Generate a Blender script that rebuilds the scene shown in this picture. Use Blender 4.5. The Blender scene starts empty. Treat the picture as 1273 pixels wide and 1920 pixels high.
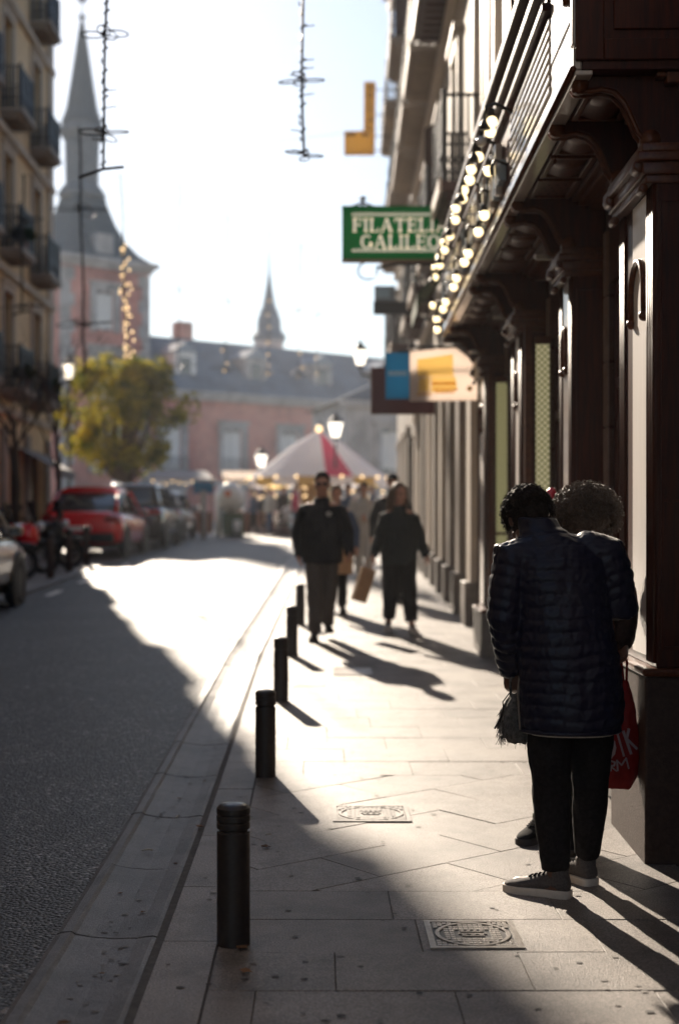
import bpy, bmesh, math, random
from mathutils import Vector, Matrix, noise
random.seed(11)
R = math.radians; PI = math.pi
sc = bpy.context.scene; COL = sc.collection

# ------------------------------------------------------------------ camera, sky, sun, exposure
cd = bpy.data.cameras.new('camera'); cam = bpy.data.objects.new('camera', cd); COL.objects.link(cam)
cd.lens = 50.0; cd.sensor_width = 36.0
cd.shift_x = 39.5/1920; cd.shift_y = 25/1920
cam.location = (0, 0, 1.45); cam.rotation_euler = (R(90), 0, 0)
cd.clip_start = 0.05; cd.clip_end = 3000
cd.dof.use_dof = True; cd.dof.focus_distance = 5.6; cd.dof.aperture_fstop = 1.7
sc.camera = cam

SUN_AZ = -12.6; SUN_EL = 23.4
w = bpy.data.worlds.new('World'); sc.world = w; w.use_nodes = True
wn = w.node_tree.nodes; bg = wn['Background']
sky = wn.new('ShaderNodeTexSky'); sky.sky_type = 'NISHITA'; sky.sun_disc = False
sky.sun_elevation = R(SUN_EL); sky.sun_rotation = R(SUN_AZ); sky.air_density = 1.0; sky.dust_density = 0.25; sky.ozone_density = 1.7
w.node_tree.links.new(sky.outputs[0], bg.inputs[0]); bg.inputs[1].default_value = 0.054
ld = bpy.data.lights.new('sun', 'SUN'); lo = bpy.data.objects.new('sun', ld); COL.objects.link(lo)
ld.energy = 4.0; ld.angle = R(0.55); ld.color = (1.0, 0.86, 0.70)
to_sun = Vector((math.sin(R(SUN_AZ))*math.cos(R(SUN_EL)), math.cos(R(SUN_AZ))*math.cos(R(SUN_EL)), math.sin(R(SUN_EL))))
lo.rotation_euler = (-to_sun).to_track_quat('-Z', 'Y').to_euler(); lo.location = (-10, 30, 40)
sc.view_settings.view_transform = 'Standard'; sc.view_settings.look = 'None'
sc.view_settings.gamma = 1.0; sc.view_settings.use_curve_mapping = False; sc.view_settings.exposure = 1.5
sc.render.engine = 'CYCLES'; sc.cycles.use_denoising = True
sc.cycles.max_bounces = 8; sc.cycles.volume_bounces = 0
sc.cycles.caustics_reflective = False; sc.cycles.sample_clamp_indirect = 8.0

# ------------------------------------------------------------------ materials
def _lin(c): return (c[0], c[1], c[2], 1.0)
def mat(name, col, rough=.6, metal=0.0, col2=None, scale=6.0, detail=6.0, bump=0.0, bscale=None, stretch=(1, 1, 1),
        coat=0.0, spec=.5, emit=0.0, ecol=None, var=0.0, lo_=.35, hi_=.65, bdist=.01, rvar=0.0, stain=0.0):
    m = bpy.data.materials.new(name); m.use_nodes = True
    n = m.node_tree.nodes; L = m.node_tree.links.new; b = n['Principled BSDF']
    b.inputs['Roughness'].default_value = rough; b.inputs['Metallic'].default_value = metal
    b.inputs['Coat Weight'].default_value = coat; b.inputs['Coat Roughness'].default_value = .12
    b.inputs['Specular IOR Level'].default_value = spec
    out = None
    if col2 is not None or bump or rvar:
        tc = n.new('ShaderNodeTexCoord'); mp = n.new('ShaderNodeMapping'); mp.inputs['Scale'].default_value = stretch
        L(tc.outputs['Object'], mp.inputs['Vector'])
        if var:
            oi = n.new('ShaderNodeObjectInfo'); ad = n.new('ShaderNodeVectorMath'); ad.operation = 'MULTIPLY_ADD'
            L(mp.outputs[0], ad.inputs[0]); ad.inputs[1].default_value = (1, 1, 1)
            sx = n.new('ShaderNodeMath'); sx.operation = 'MULTIPLY'; sx.inputs[1].default_value = 37.0; L(oi.outputs['Random'], sx.inputs[0])
            L(sx.outputs[0], ad.inputs[2]); vec = ad.outputs[0]
        else: vec = mp.outputs[0]
    if col2 is not None:
        nz = n.new('ShaderNodeTexNoise'); nz.inputs['Scale'].default_value = scale; nz.inputs['Detail'].default_value = detail
        nz.inputs['Roughness'].default_value = .65
        L(vec, nz.inputs['Vector'])
        mr = n.new('ShaderNodeMapRange'); mr.inputs[1].default_value = lo_; mr.inputs[2].default_value = hi_; L(nz.outputs[0], mr.inputs[0])
        mx = n.new('ShaderNodeMix'); mx.data_type = 'RGBA'; mx.inputs['A'].default_value = _lin(col); mx.inputs['B'].default_value = _lin(col2)
        L(mr.outputs[0], mx.inputs['Factor']); out = mx.outputs['Result']
    if var:
        if out is None:
            rg = n.new('ShaderNodeRGB'); rg.outputs[0].default_value = _lin(col); out = rg.outputs[0]
        oi = n.new('ShaderNodeObjectInfo'); mr2 = n.new('ShaderNodeMapRange'); mr2.inputs[3].default_value = 1-var; mr2.inputs[4].default_value = 1+var
        L(oi.outputs['Random'], mr2.inputs[0]); hv = n.new('ShaderNodeHueSaturation'); L(out, hv.inputs['Color']); L(mr2.outputs[0], hv.inputs['Value'])
        out = hv.outputs[0]
    if stain:
        gp = n.new('ShaderNodeNewGeometry'); ns = n.new('ShaderNodeTexNoise'); ns.inputs['Scale'].default_value = stain; ns.inputs['Detail'].default_value = 7; ns.inputs['Roughness'].default_value = .7
        L(gp.outputs['Position'], ns.inputs['Vector']); ms = n.new('ShaderNodeMapRange'); ms.inputs[1].default_value = .36; ms.inputs[2].default_value = .56; ms.inputs[3].default_value = .55; ms.inputs[4].default_value = 1.0
        L(ns.outputs[0], ms.inputs[0]); hs = n.new('ShaderNodeHueSaturation'); L(out, hs.inputs['Color']); L(ms.outputs[0], hs.inputs['Value']); out = hs.outputs[0]
    if out is not None: L(out, b.inputs['Base Color'])
    else: b.inputs['Base Color'].default_value = _lin(col)
    if rvar:
        nr = n.new('ShaderNodeTexNoise'); nr.inputs['Scale'].default_value = scale*.7; L(vec, nr.inputs['Vector'])
        m3 = n.new('ShaderNodeMapRange'); m3.inputs[1].default_value = .3; m3.inputs[2].default_value = .7
        m3.inputs[3].default_value = max(.03, rough-rvar); m3.inputs[4].default_value = min(1, rough+rvar); L(nr.outputs[0], m3.inputs[0]); L(m3.outputs[0], b.inputs['Roughness'])
    if bump:
        nb = n.new('ShaderNodeTexNoise'); nb.inputs['Scale'].default_value = bscale or scale*3; nb.inputs['Detail'].default_value = 4.0
        L(vec, nb.inputs['Vector']); bp = n.new('ShaderNodeBump'); bp.inputs['Strength'].default_value = bump; bp.inputs['Distance'].default_value = bdist
        L(nb.outputs[0], bp.inputs['Height']); L(bp.outputs[0], b.inputs['Normal'])
    if emit:
        b.inputs['Emission Strength'].default_value = emit; b.inputs['Emission Color'].default_value = _lin(ecol or col)
    return m

M = {}
M['granite'] = mat('granite_slab', (.122, .103, .091), .54, col2=(.305, .265, .232), scale=150, detail=4, bump=.8, bscale=230, var=.17, stain=2.2, bdist=.0035, lo_=.4, hi_=.62)
M['kerb'] = mat('granite_kerb', (.075, .07, .07), .52, col2=(.17, .159, .154), scale=120, detail=6, bump=.8, bscale=170, stain=3.2, var=.10, bdist=.004)
M['mortar'] = mat('mortar', (.07, .063, .057), .9, col2=(.11, .10, .092), scale=30)
M['earth'] = mat('ground', (.16, .15, .14), .9, col2=(.22, .2, .18), scale=.5)
M['plaza'] = mat('plaza_paving', (.19, .175, .16), .6, col2=(.26, .24, .22), scale=2, bump=.2)
M['wood'] = mat('dark_varnished_wood', (.026, .0045, .0018), .42, col2=(.070, .013, .004), scale=5, stretch=(9, 9, .8), bump=.12, bscale=14, coat=.06, spec=.16, var=.12, bdist=.004)
M['woodlight'] = mat('worn_varnished_wood', (.062, .014, .005), .38, col2=(.13, .036, .011), scale=5, stretch=(8, 1.2, 8), bump=.12, coat=.12, spec=.22, var=.12, bdist=.004)
M['woodpale'] = mat('pale_painted_wood', (.38, .33, .29), .32, col2=(.5, .44, .38), scale=4, stretch=(6, 1, 6), bump=.06, coat=.9, var=.06, bdist=.003)
M['whitepanel'] = mat('white_varnished_board', (.80, .76, .73), .42, col2=(.86, .82, .80), scale=3, stretch=(5, 5, .6), bump=.04, coat=.1)
M['leadtower'] = mat('grey_lead_cladding', (.105, .13, .15), .8, spec=.2, col2=(.14, .165, .185), scale=2)
M['slatedark'] = mat('dark_slate_spire', (.035, .065, .085), .75, spec=.2, col2=(.055, .085, .105), scale=3)
M['darkstone'] = mat('dark_brown_stone', (.040, .022, .016), .6, spec=.2, col2=(.065, .038, .029), scale=40, bump=.3)
M['stonewall'] = mat('brownish_stone', (.20, .13, .10), .75, col2=(.28, .19, .15), scale=14, bump=.3, var=.08)
M['plaster'] = mat('pale_plaster', (.40, .34, .28), .8, col2=(.52, .45, .37), scale=1.5, bump=.15, bscale=20)
M['plasterwarm'] = mat('ochre_plaster', (.58, .42, .24), .85, col2=(.70, .54, .34), scale=.9, bump=.15, bscale=20)
M['whitestucco'] = mat('white_stucco', (.76, .665, .565), .5, col2=(.82, .73, .64), scale=2)
M['brownplaster'] = mat('brown_grey_plaster', (.20, .165, .14), .8, col2=(.28, .24, .2), scale=1.5)
M['iron'] = mat('black_iron', (.012, .011, .012), .45, col2=(.022, .02, .02), scale=30)
M['bollard'] = mat('bollard_iron', (.016, .0125, .0125), .42, col2=(.028, .022, .021), scale=45, bump=.15, bscale=160, bdist=.002, var=.1, rvar=.1)
M['palecover'] = mat('worn_pale_iron', (.20, .185, .17), .55, metal=.2, col2=(.27, .25, .23), scale=40, bump=.2)
M['castiron'] = mat('cast_iron_cover', (.22, .20, .18), .38, metal=.75, col2=(.33, .30, .27), scale=40, bump=.2)
M['glass'] = mat('window_glass', (.03, .035, .04), .06, coat=.4, spec=.9, col2=(.05, .055, .06), scale=.8)
M['shutter'] = mat('brown_shutter', (.06, .02, .014), .5, col2=(.09, .035, .022), scale=8)
M['brick'] = mat('red_brick', (.56, .22, .17), .85, stain=.35, col2=(.66, .31, .25), scale=1.2, detail=8)
M['palestone'] = mat('pale_stone', (.42, .40, .39), .8, col2=(.52, .49, .47), scale=1.0, stain=.6)
M['slate'] = mat('slate_roof', (.085, .135, .185), .75, spec=.25, stain=.5, col2=(.12, .17, .22), scale=3, detail=8)
M['lead'] = mat('lead_trim', (.25, .30, .35), .85, spec=.2)
M['white'] = mat('white_paint', (.75, .73, .70), .4, col2=(.8, .78, .75), scale=5)
M['lampglass'] = mat('lit_lamp_glass', (.9, .85, .75), .3, emit=1.0, ecol=(1.0, .90, .74))
M['bulb'] = mat('lit_bulb', (1, .85, .6), .3, emit=.95, ecol=(1.0, .78, .42))
M['bulboff'] = mat('unlit_bulb', (.75, .72, .68), .12, coat=.5)
M['goldbulb'] = mat('gold_fairy_light', (1, .7, .35), .3, emit=.95, ecol=(1.0, .68, .34))
M['green'] = mat('green_enamel', (.012, .14, .045), .3, coat=.4, col2=(.014, .16, .05), scale=3)
M['cream'] = mat('cream_lettering', (.62, .52, .40), .5)
M['yellow'] = mat('yellow_sign', (.75, .42, .05), .5, col2=(.8, .46, .06), scale=3)
M['ambers'] = mat('amber_print', (.62, .34, .02), .5)
M['lightyellow'] = mat('light_yellow_print', (.85, .58, .14), .5)
M['bluesign'] = mat('blue_sign', (.02, .17, .36), .4)
M['bluelet'] = mat('pale_blue_lettering', (.35, .5, .6), .5)
M['maroon'] = mat('maroon_sign', (.075, .014, .02), .5)
M['dark'] = mat('dark_print', (.03, .025, .025), .6)
M['rubber'] = mat('tyre_rubber', (.012, .012, .012), .75, col2=(.02, .02, .02), scale=30)
M['rim'] = mat('alloy_rim', (.35, .32, .3), .35, metal=.8)
M['redcar'] = mat('red_car_paint', (.78, .008, .012), .25, coat=1.0, col2=(.82, .010, .014), scale=2)
M['beigecar'] = mat('champagne_car_paint', (.42, .34, .27), .28, coat=.9, metal=.2, col2=(.46, .38, .3), scale=2)
M['greycar'] = mat('dark_grey_car_paint', (.05, .055, .065), .25, coat=1.0, col2=(.06, .065, .075), scale=2)
M['silvercar'] = mat('silver_car_paint', (.3, .3, .31), .28, coat=.9, metal=.4, col2=(.33, .33, .34), scale=2)
M['blackplastic'] = mat('black_plastic', (.015, .014, .015), .5, col2=(.02, .02, .02), scale=20)
M['taillight'] = mat('red_tail_lamp', (.35, .01, .01), .15, coat=1)
M['clearlamp'] = mat('clear_lamp_lens', (.6, .6, .62), .1, coat=1)
M['chrome'] = mat('chrome', (.6, .6, .6), .12, metal=1.0)
M['bark'] = mat('bark', (.05, .035, .025), .9, col2=(.09, .065, .045), scale=14, stretch=(1, 1, .3), bump=.5)
M['navy'] = mat('navy_puffer_nylon', (.0055, .0058, .018), .42, col2=(.009, .0095, .025), scale=40, bump=.25, bscale=60, bdist=.003, spec=.26)
M['blackcloth'] = mat('black_cloth', (.006, .0052, .0055), .85, spec=.12, col2=(.016, .014, .015), scale=60, bump=.2, bdist=.002)
M['blackjkt'] = mat('black_jacket', (.009, .009, .012), .65, spec=.2, col2=(.018, .018, .022), scale=30, bump=.3, bscale=25, bdist=.006)
M['greencoat'] = mat('dark_green_jacket', (.009, .012, .012), .65, spec=.2, col2=(.016, .02, .02), scale=30, bump=.3, bscale=25, bdist=.006)
M['browncloth'] = mat('brown_cloth', (.016, .009, .008), .85, spec=.12, col2=(.03, .016, .013), scale=50, bump=.3)
M['taupe'] = mat('taupe_trousers', (.07, .056, .05), .85, col2=(.095, .078, .07), scale=40, bump=.3)
M['greyhood'] = mat('grey_cloth', (.44, .41, .38), .85, col2=(.54, .5, .46), scale=30, bump=.3)
M['bluecloth'] = mat('blue_denim', (.06, .09, .16), .85, spec=.2, col2=(.09, .12, .2), scale=30)
M['skin'] = mat('light_skin', (.50, .25, .17), .5, col2=(.56, .30, .21), scale=20)
M['skindark'] = mat('dark_skin', (.10, .042, .025), .45, col2=(.13, .058, .035), scale=20)
M['hair'] = mat('black_hair', (.010, .007, .006), .75, spec=.12, col2=(.03, .02, .015), scale=90, bump=.6, bscale=120, bdist=.004)
M['curls'] = mat('dark_brown_curls', (.05, .029, .017), .55, col2=(.13, .08, .048), scale=60, bump=.5, bscale=100)
M['brownhair'] = mat('brown_hair', (.09, .05, .03), .5, col2=(.15, .09, .05), scale=50, stretch=(3, 3, .4))
M['sneaker'] = mat('dark_grey_knit', (.05, .043, .043), .85, col2=(.09, .078, .075), scale=120, bump=.4, bdist=.003)
M['sole'] = mat('pale_rubber_sole', (.50, .44, .38), .6, col2=(.58, .52, .46), scale=30)
M['redbag'] = mat('red_plastic_bag', (.17, .005, .004), .6, spec=.2, col2=(.24, .010, .008), scale=10, bump=.3)
M['lav'] = mat('faded_white_print', (.26, .20, .22), .6)
M['kraft'] = mat('kraft_paper', (.42, .24, .12), .8, col2=(.5, .3, .16), scale=12, bump=.2)
M['fur'] = mat('grey_shaggy_wool', (.045, .04, .036), .9, col2=(.17, .155, .14), scale=50, bump=.6)
M['redheart'] = mat('red_foil', (.75, .03, .06), .25, coat=.6)
M['leafdry'] = mat('dry_leaf', (.16, .08, .035), .8, var=.3)
M['butt'] = mat('pale_litter', (.42, .38, .33), .8); M['grit'] = mat('trodden_grit', (.20, .185, .17), .8, col2=(.06, .055, .05), scale=3, lo_=.45, hi_=.55)
M['awninggreen'] = mat('green_awning', (.05, .09, .05), .8)
M['awninggrey'] = mat('grey_canvas', (.22, .21, .21), .8)
M['redcanvas'] = mat('red_canvas', (.55, .05, .10), .7)
M['whitecanvas'] = mat('white_canvas', (.78, .77, .76), .7)

def leafmat(name, c1, c2, tr=.45):
    m = bpy.data.materials.new(name); m.use_nodes = True; n = m.node_tree.nodes; L = m.node_tree.links.new
    n.remove(n['Principled BSDF']); out = n['Material Output']
    oi = n.new('ShaderNodeTexCoord'); nz = n.new('ShaderNodeTexNoise'); nz.inputs['Scale'].default_value = 2.2; L(oi.outputs['Object'], nz.inputs[0])
    mr = n.new('ShaderNodeMapRange'); mr.inputs[1].default_value = .35; mr.inputs[2].default_value = .65; L(nz.outputs[0], mr.inputs[0])
    mx = n.new('ShaderNodeMix'); mx.data_type = 'RGBA'; mx.inputs['A'].default_value = _lin(c1); mx.inputs['B'].default_value = _lin(c2); L(mr.outputs[0], mx.inputs['Factor'])
    d = n.new('ShaderNodeBsdfDiffuse'); t = n.new('ShaderNodeBsdfTranslucent'); L(mx.outputs['Result'], d.inputs[0]); L(mx.outputs['Result'], t.inputs[0])
    s = n.new('ShaderNodeMixShader'); s.inputs[0].default_value = tr; L(d.outputs[0], s.inputs[1]); L(t.outputs[0], s.inputs[2]); L(s.outputs[0], out.inputs[0])
    return m
M['leaf'] = leafmat('yellowing_leaves', (.08, .115, .014), (.52, .42, .05), .55)
M['leafdark'] = leafmat('dark_green_leaves', (.02, .035, .012), (.05, .06, .02), .3)
def canvas_tr(name, c, tr):
    m = leafmat(name, c, c, tr); return m
M['redcanvas'] = canvas_tr('red_canvas', (.70, .10, .18), .3); M['whitecanvas'] = canvas_tr('white_canvas', (.93, .92, .93), .35)
M['green'] = canvas_tr('green_acrylic', (.022, .25, .10), .55); M['yellow'] = canvas_tr('yellow_acrylic', (.66, .47, .16), .55); M['bluesign'] = canvas_tr('blue_acrylic', (.06, .27, .42), .6); M['cream'] = mat('cream_letter_added_glow', (.85, .76, .62), .4, emit=.16, ecol=(1, .9, .74))  # cream lettering has a faint added glow in place of light falling on it
M['signwhite'] = canvas_tr('white_sign_sheet', (.84, .76, .70), .75); M['signyellow'] = canvas_tr('yellow_sign_print', (1.0, .88, .50), .93)
M['signamber'] = canvas_tr('amber_sign_print', (.85, .58, .10), .8)

def asphalt():
    m = bpy.data.materials.new('coarse_asphalt'); m.use_nodes = True; n = m.node_tree.nodes; L = m.node_tree.links.new; b = n['Principled BSDF']
    tc = n.new('ShaderNodeTexCoord'); vo = n.new('ShaderNodeTexVoronoi'); vo.inputs['Scale'].default_value = 62; L(tc.outputs['Object'], vo.inputs['Vector'])
    nz = n.new('ShaderNodeTexNoise'); nz.inputs['Scale'].default_value = 1.3; nz.inputs['Detail'].default_value = 6; L(tc.outputs['Object'], nz.inputs['Vector'])
    sep = n.new('ShaderNodeSeparateColor'); L(vo.outputs['Color'], sep.inputs[0])
    cr = n.new('ShaderNodeValToRGB'); e = cr.color_ramp.elements; e[0].position = .0; e[0].color = (.007, .0066, .007, 1); e[1].position = 1; e[1].color = (.30, .285, .275, 1)
    a = cr.color_ramp.elements.new(.6); a.color = (.017, .016, .0168, 1); a = cr.color_ramp.elements.new(.88); a.color = (.06, .057, .055, 1)
    L(sep.outputs[0], cr.inputs[0])
    mr = n.new('ShaderNodeMapRange'); mr.inputs[1].default_value = .3; mr.inputs[2].default_value = .7; mr.inputs[3].default_value = .55; mr.inputs[4].default_value = 1.35; L(nz.outputs[0], mr.inputs[0])
    hv = n.new('ShaderNodeHueSaturation'); L(cr.outputs[0], hv.inputs['Color']); L(mr.outputs[0], hv.inputs['Value']); L(hv.outputs[0], b.inputs['Base Color'])
    m2 = n.new('ShaderNodeMath'); m2.operation = 'MULTIPLY'; L(sep.outputs[1], m2.inputs[0]); m2.inputs[1].default_value = .6
    m3 = n.new('ShaderNodeMath'); m3.operation = 'SUBTRACT'; L(m2.outputs[0], m3.inputs[0]); L(vo.outputs['Distance'], m3.inputs[1])
    bp = n.new('ShaderNodeBump'); bp.inputs['Strength'].default_value = 1.0; bp.inputs['Distance'].default_value = .010; L(m3.outputs[0], bp.inputs['Height']); L(bp.outputs[0], b.inputs['Normal'])
    b.inputs['Roughness'].default_value = .5
    return m
M['asphalt'] = asphalt()

def farpave():
    m = bpy.data.materials.new('paving_beyond'); m.use_nodes = True; n = m.node_tree.nodes; L = m.node_tree.links.new; b = n['Principled BSDF']
    tc = n.new('ShaderNodeTexCoord'); br = n.new('ShaderNodeTexBrick'); br.inputs['Scale'].default_value = 1; br.inputs['Brick Width'].default_value = .62; br.inputs['Row Height'].default_value = .4
    br.inputs['Mortar Size'].default_value = .006; br.inputs['Color1'].default_value = (.19, .175, .16, 1); br.inputs['Color2'].default_value = (.24, .22, .205, 1); br.inputs['Mortar'].default_value = (.06, .055, .05, 1)
    L(tc.outputs['Object'], br.inputs['Vector']); L(br.outputs[0], b.inputs['Base Color']); b.inputs['Roughness'].default_value = .55
    return m
M['farpave'] = farpave()

def lattice():
    m = bpy.data.materials.new('green_lattice_display'); m.use_nodes = True; n = m.node_tree.nodes; L = m.node_tree.links.new; b = n['Principled BSDF']
    tc = n.new('ShaderNodeTexCoord'); mp = n.new('ShaderNodeMapping'); mp.inputs['Rotation'].default_value = (0, R(45), 0); L(tc.outputs['Object'], mp.inputs[0])
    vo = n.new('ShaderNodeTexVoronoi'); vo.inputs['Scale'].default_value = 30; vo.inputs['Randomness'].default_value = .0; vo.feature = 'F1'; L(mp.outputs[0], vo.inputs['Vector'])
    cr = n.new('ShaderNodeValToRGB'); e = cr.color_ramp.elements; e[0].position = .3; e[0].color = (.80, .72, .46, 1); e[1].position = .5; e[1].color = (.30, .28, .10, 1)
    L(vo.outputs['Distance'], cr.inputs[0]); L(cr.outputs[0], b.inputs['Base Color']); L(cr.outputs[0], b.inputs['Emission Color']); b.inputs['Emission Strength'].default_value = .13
    return m
M['lattice'] = lattice()

# ------------------------------------------------------------------ geometry helpers
class MB:
    def __init__(s, o=(0, 0, 0)): s.v = []; s.f = []; s.o = Vector(o)
    def add(s, vs, fs):
        k = len(s.v); s.v += [Vector(p)-s.o for p in vs]; s.f += [tuple(i+k for i in f) for f in fs]; return s
    def box(s, x0, x1, y0, y1, z0, z1):
        v = [(x0, y0, z0), (x1, y0, z0), (x1, y1, z0), (x0, y1, z0), (x0, y0, z1), (x1, y0, z1), (x1, y1, z1), (x0, y1, z1)]
        return s.add(v, [(0, 3, 2, 1), (4, 5, 6, 7), (0, 1, 5, 4), (1, 2, 6, 5), (2, 3, 7, 6), (3, 0, 4, 7)])
    def hexa(s, v): return s.add(v, [(0, 3, 2, 1), (4, 5, 6, 7), (0, 1, 5, 4), (1, 2, 6, 5), (2, 3, 7, 6), (3, 0, 4, 7)])
    def quad(s, *p): return s.add(p, [tuple(range(len(p)))])
    def prism(s, poly, plane, t0, t1):
        # plane: 'xz' extrude along y, 'yz' along x, 'xy' along z
        def P(p, t): return {'xz': (p[0], t, p[1]), 'yz': (t, p[0], p[1]), 'xy': (p[0], p[1], t)}[plane]
        n = len(poly); v = [P(p, t0) for p in poly]+[P(p, t1) for p in poly]
        f = [tuple(range(n))[::-1], tuple(range(n, 2*n))]+[(i, (i+1) % n, n+(i+1) % n, n+i) for i in range(n)]
        return s.add(v, f)
    def rings(s, rs, close=True):
        n = len(rs[0]); v = [p for r in rs for p in r]; f = []
        for k in range(len(rs)-1):
            for i in range(n): f.append((k*n+i, k*n+(i+1) % n, (k+1)*n+(i+1) % n, (k+1)*n+i))
        if close: f += [tuple(range(n))[::-1], tuple((len(rs)-1)*n+i for i in range(n))]
        return s.add(v, f)
    def lathe(s, c, prof, n=16, ph=0.0, cap=True):
        c = Vector(c)
        return s.rings([[c+Vector((r*math.cos(ph+2*PI*i/n), r*math.sin(ph+2*PI*i/n), z)) for i in range(n)] for r, z in prof], cap)
    def tube(s, pts, r, n=6, r1=None, round_=False, flat=None):
        pts = [Vector(p) for p in pts]; m = len(pts)
        rad = list(r) if isinstance(r, (list, tuple)) else [r+((r1 if r1 is not None else r)-r)*i/max(1, m-1) for i in range(m)]
        T = [(pts[min(i+1, m-1)]-pts[max(i-1, 0)]).normalized() for i in range(m)]
        u = T[0].orthogonal().normalized()
        if flat is not None:
            u = Vector(flat[0]); u = (u-T[0]*u.dot(T[0])).normalized()
        rs = []
        for i in range(m):
            u = (u-T[i]*u.dot(T[i])); u = u.normalized() if u.length > 1e-6 else T[i].orthogonal().normalized()
            w_ = T[i].cross(u); fl = flat[1] if flat is not None else 1.0
            def ring(c, q): return [c+u*(q*math.cos(2*PI*j/n))+w_*(q*fl*math.sin(2*PI*j/n)) for j in range(n)]
            if round_ and i == 0:
                for a in (80, 50, 22): rs.append(ring(pts[0]-T[0]*rad[0]*math.sin(R(a)), rad[0]*math.cos(R(a))))
            rs.append(ring(pts[i], rad[i]))
            if round_ and i == m-1:
                for a in (22, 50, 80): rs.append(ring(pts[i]+T[i]*rad[i]*math.sin(R(a)), rad[i]*math.cos(R(a))))
        return s.rings(rs)
    def ball(s, c, r, nu=12, nv=8, rot=None):
        c = Vector(c); r = Vector(r) if not isinstance(r, (int, float)) else Vector((r, r, r)); rs = []
        for k in range(nv+1):
            a = -PI/2+PI*max(.04, min(nv-.04, k))/nv
            ring = []
            for i in range(nu):
                p = Vector((r.x*math.cos(a)*math.cos(2*PI*i/nu), r.y*math.cos(a)*math.sin(2*PI*i/nu), r.z*math.sin(a)))
                ring.append(c+(rot @ p if rot else p))
            rs.append(ring)
        return s.rings(rs)
    def torus(s, c, R_, r, axis='x', n=24, k=8):
        c = Vector(c); v = []; f = []
        for i in range(n):
            a = 2*PI*i/n
            for j in range(k):
                b = 2*PI*j/k; q = R_+r*math.cos(b); h = r*math.sin(b)
                p = {'x': (h, q*math.cos(a), q*math.sin(a)), 'y': (q*math.cos(a), h, q*math.sin(a)), 'z': (q*math.cos(a), q*math.sin(a), h)}[axis]
                v.append(c+Vector(p))
        for i in range(n):
            for j in range(k): f.append((i*k+j, ((i+1) % n)*k+j, ((i+1) % n)*k+(j+1) % k, i*k+(j+1) % k))
        return s.add(v, f)
    def mesh(s, name='mesh'):
        me = bpy.data.meshes.new(name); me.from_pydata([tuple(p) for p in s.v], [], s.f); me.update(); return me
    def build(s, name, m, parent=None, smooth=False, bevel=0.0, label=None, kind=None, fix=True):
        me = s.mesh(name)
        if fix:
            b = bmesh.new(); b.from_mesh(me); bmesh.ops.recalc_face_normals(b, faces=b.faces); b.to_mesh(me); b.free()
        me.materials.append(m)
        if smooth: me.polygons.foreach_set('use_smooth', [True]*len(me.polygons))
        o = bpy.data.objects.new(name, me); COL.objects.link(o); o.parent = parent
        if bevel:
            bv = o.modifiers.new('bevel', 'BEVEL'); bv.width = bevel; bv.segments = 2; bv.limit_method = 'ANGLE'; bv.angle_limit = R(40)
        if label: o['label'] = label
        if kind: o['kind'] = kind
        return o

def thing(name, label, cat, loc=(0, 0, 0), rz=0.0, group=None):
    o = bpy.data.objects.new(name, None); COL.objects.link(o); o.empty_display_size = .2
    o.location = loc; o.rotation_euler = (0, 0, rz); o['label'] = label; o['category'] = cat
    if group: o['group'] = group
    return o
def tag(o, label, cat, group=None):
    o['label'] = label; o['category'] = cat
    if group: o['group'] = group
    return o
def struct(o): o['kind'] = 'structure'; return o
KIDS = {}
def copy_tree(o, label=None, loc=None, rz=None, parent=None):
    c = o.copy(); COL.objects.link(c)
    if parent is not None: c.parent = parent
    if label: c['label'] = label
    if loc is not None: c.location = loc
    if rz is not None: c.rotation_euler = (0, 0, rz)
    for ch in KIDS.get(o.name) or [k for k in COL.objects if k.parent == o]: copy_tree(ch, parent=c)
    return c
def inst(me, name, m, parent, loc, rot=(0, 0, 0)):
    if not me.materials: me.materials.append(m)
    o = bpy.data.objects.new(name, me); COL.objects.link(o); o.parent = parent; o.location = loc; o.rotation_euler = rot; return o

def gz(y):      # the street climbs gently away from the camera, then levels out at the square
    if y < 5: return 0.0
    if y < 8: return .026*(y-5)**2/6
    if y < 48: return .026*(y-6.5)
    if y < 52: return .026*41.5+.026*((y-48)-(y-48)**2/8)
    return .026*41.5+.052
def bend(y): return 0.0 if y < 14 else .0128*(y-14)
TH = -.0220
RM = Matrix.Rotation(TH, 4, 'Z')
def RF(a, u, z): return RM @ Vector((a, u, z))     # right-hand facade frame: a towards the houses, u along the street
# ------------------------------------------------------------------ the setting: ground, road, kerbs, pavements, square
def strip(name, xf0, xf1, ys, dz, m, parent=None):
    mb = MB(); v = []; f = []
    for y in ys: v += [(xf0(y), y, gz(y)+dz), (xf1(y), y, gz(y)+dz)]
    for i in range(len(ys)-1): f.append((2*i, 2*i+1, 2*i+3, 2*i+2))
    mb.add(v, f); return struct(mb.build(name, m, parent))
YS = [-14, -6, 0, 3, 5, 5.6, 6.2, 6.8, 7.4, 8, 10, 14, 20, 26, 32, 40, 48, 49, 50, 51, 52]
strip('ground', lambda y: -700, lambda y: 700, [-400]+YS+[900], -.09, M['earth'])
strip('road', lambda y: -4.44, lambda y: -.925+bend(y), YS, -.008, M['asphalt'])
strip('plaza', lambda y: -60, lambda y: 90, [49.5, 51, 52, 230], .004, M['plaza'])
pave = strip('pavement', lambda y: -.57+bend(y), lambda y: 3.4, YS, -.0055, M['mortar'])
strip('pavement_beyond', lambda y: -.34+bend(y), lambda y: 3.4, [26.03, 32, 40, 48, 49, 50], 0, M['farpave'])
leftpave = strip('left_pavement', lambda y: -10, lambda y: -4.62, YS, .02, M['farpave'])
leftbed = strip('left_kerb_bed', lambda y: -4.64, lambda y: -4.43, YS, -.02, M['mortar'])

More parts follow.
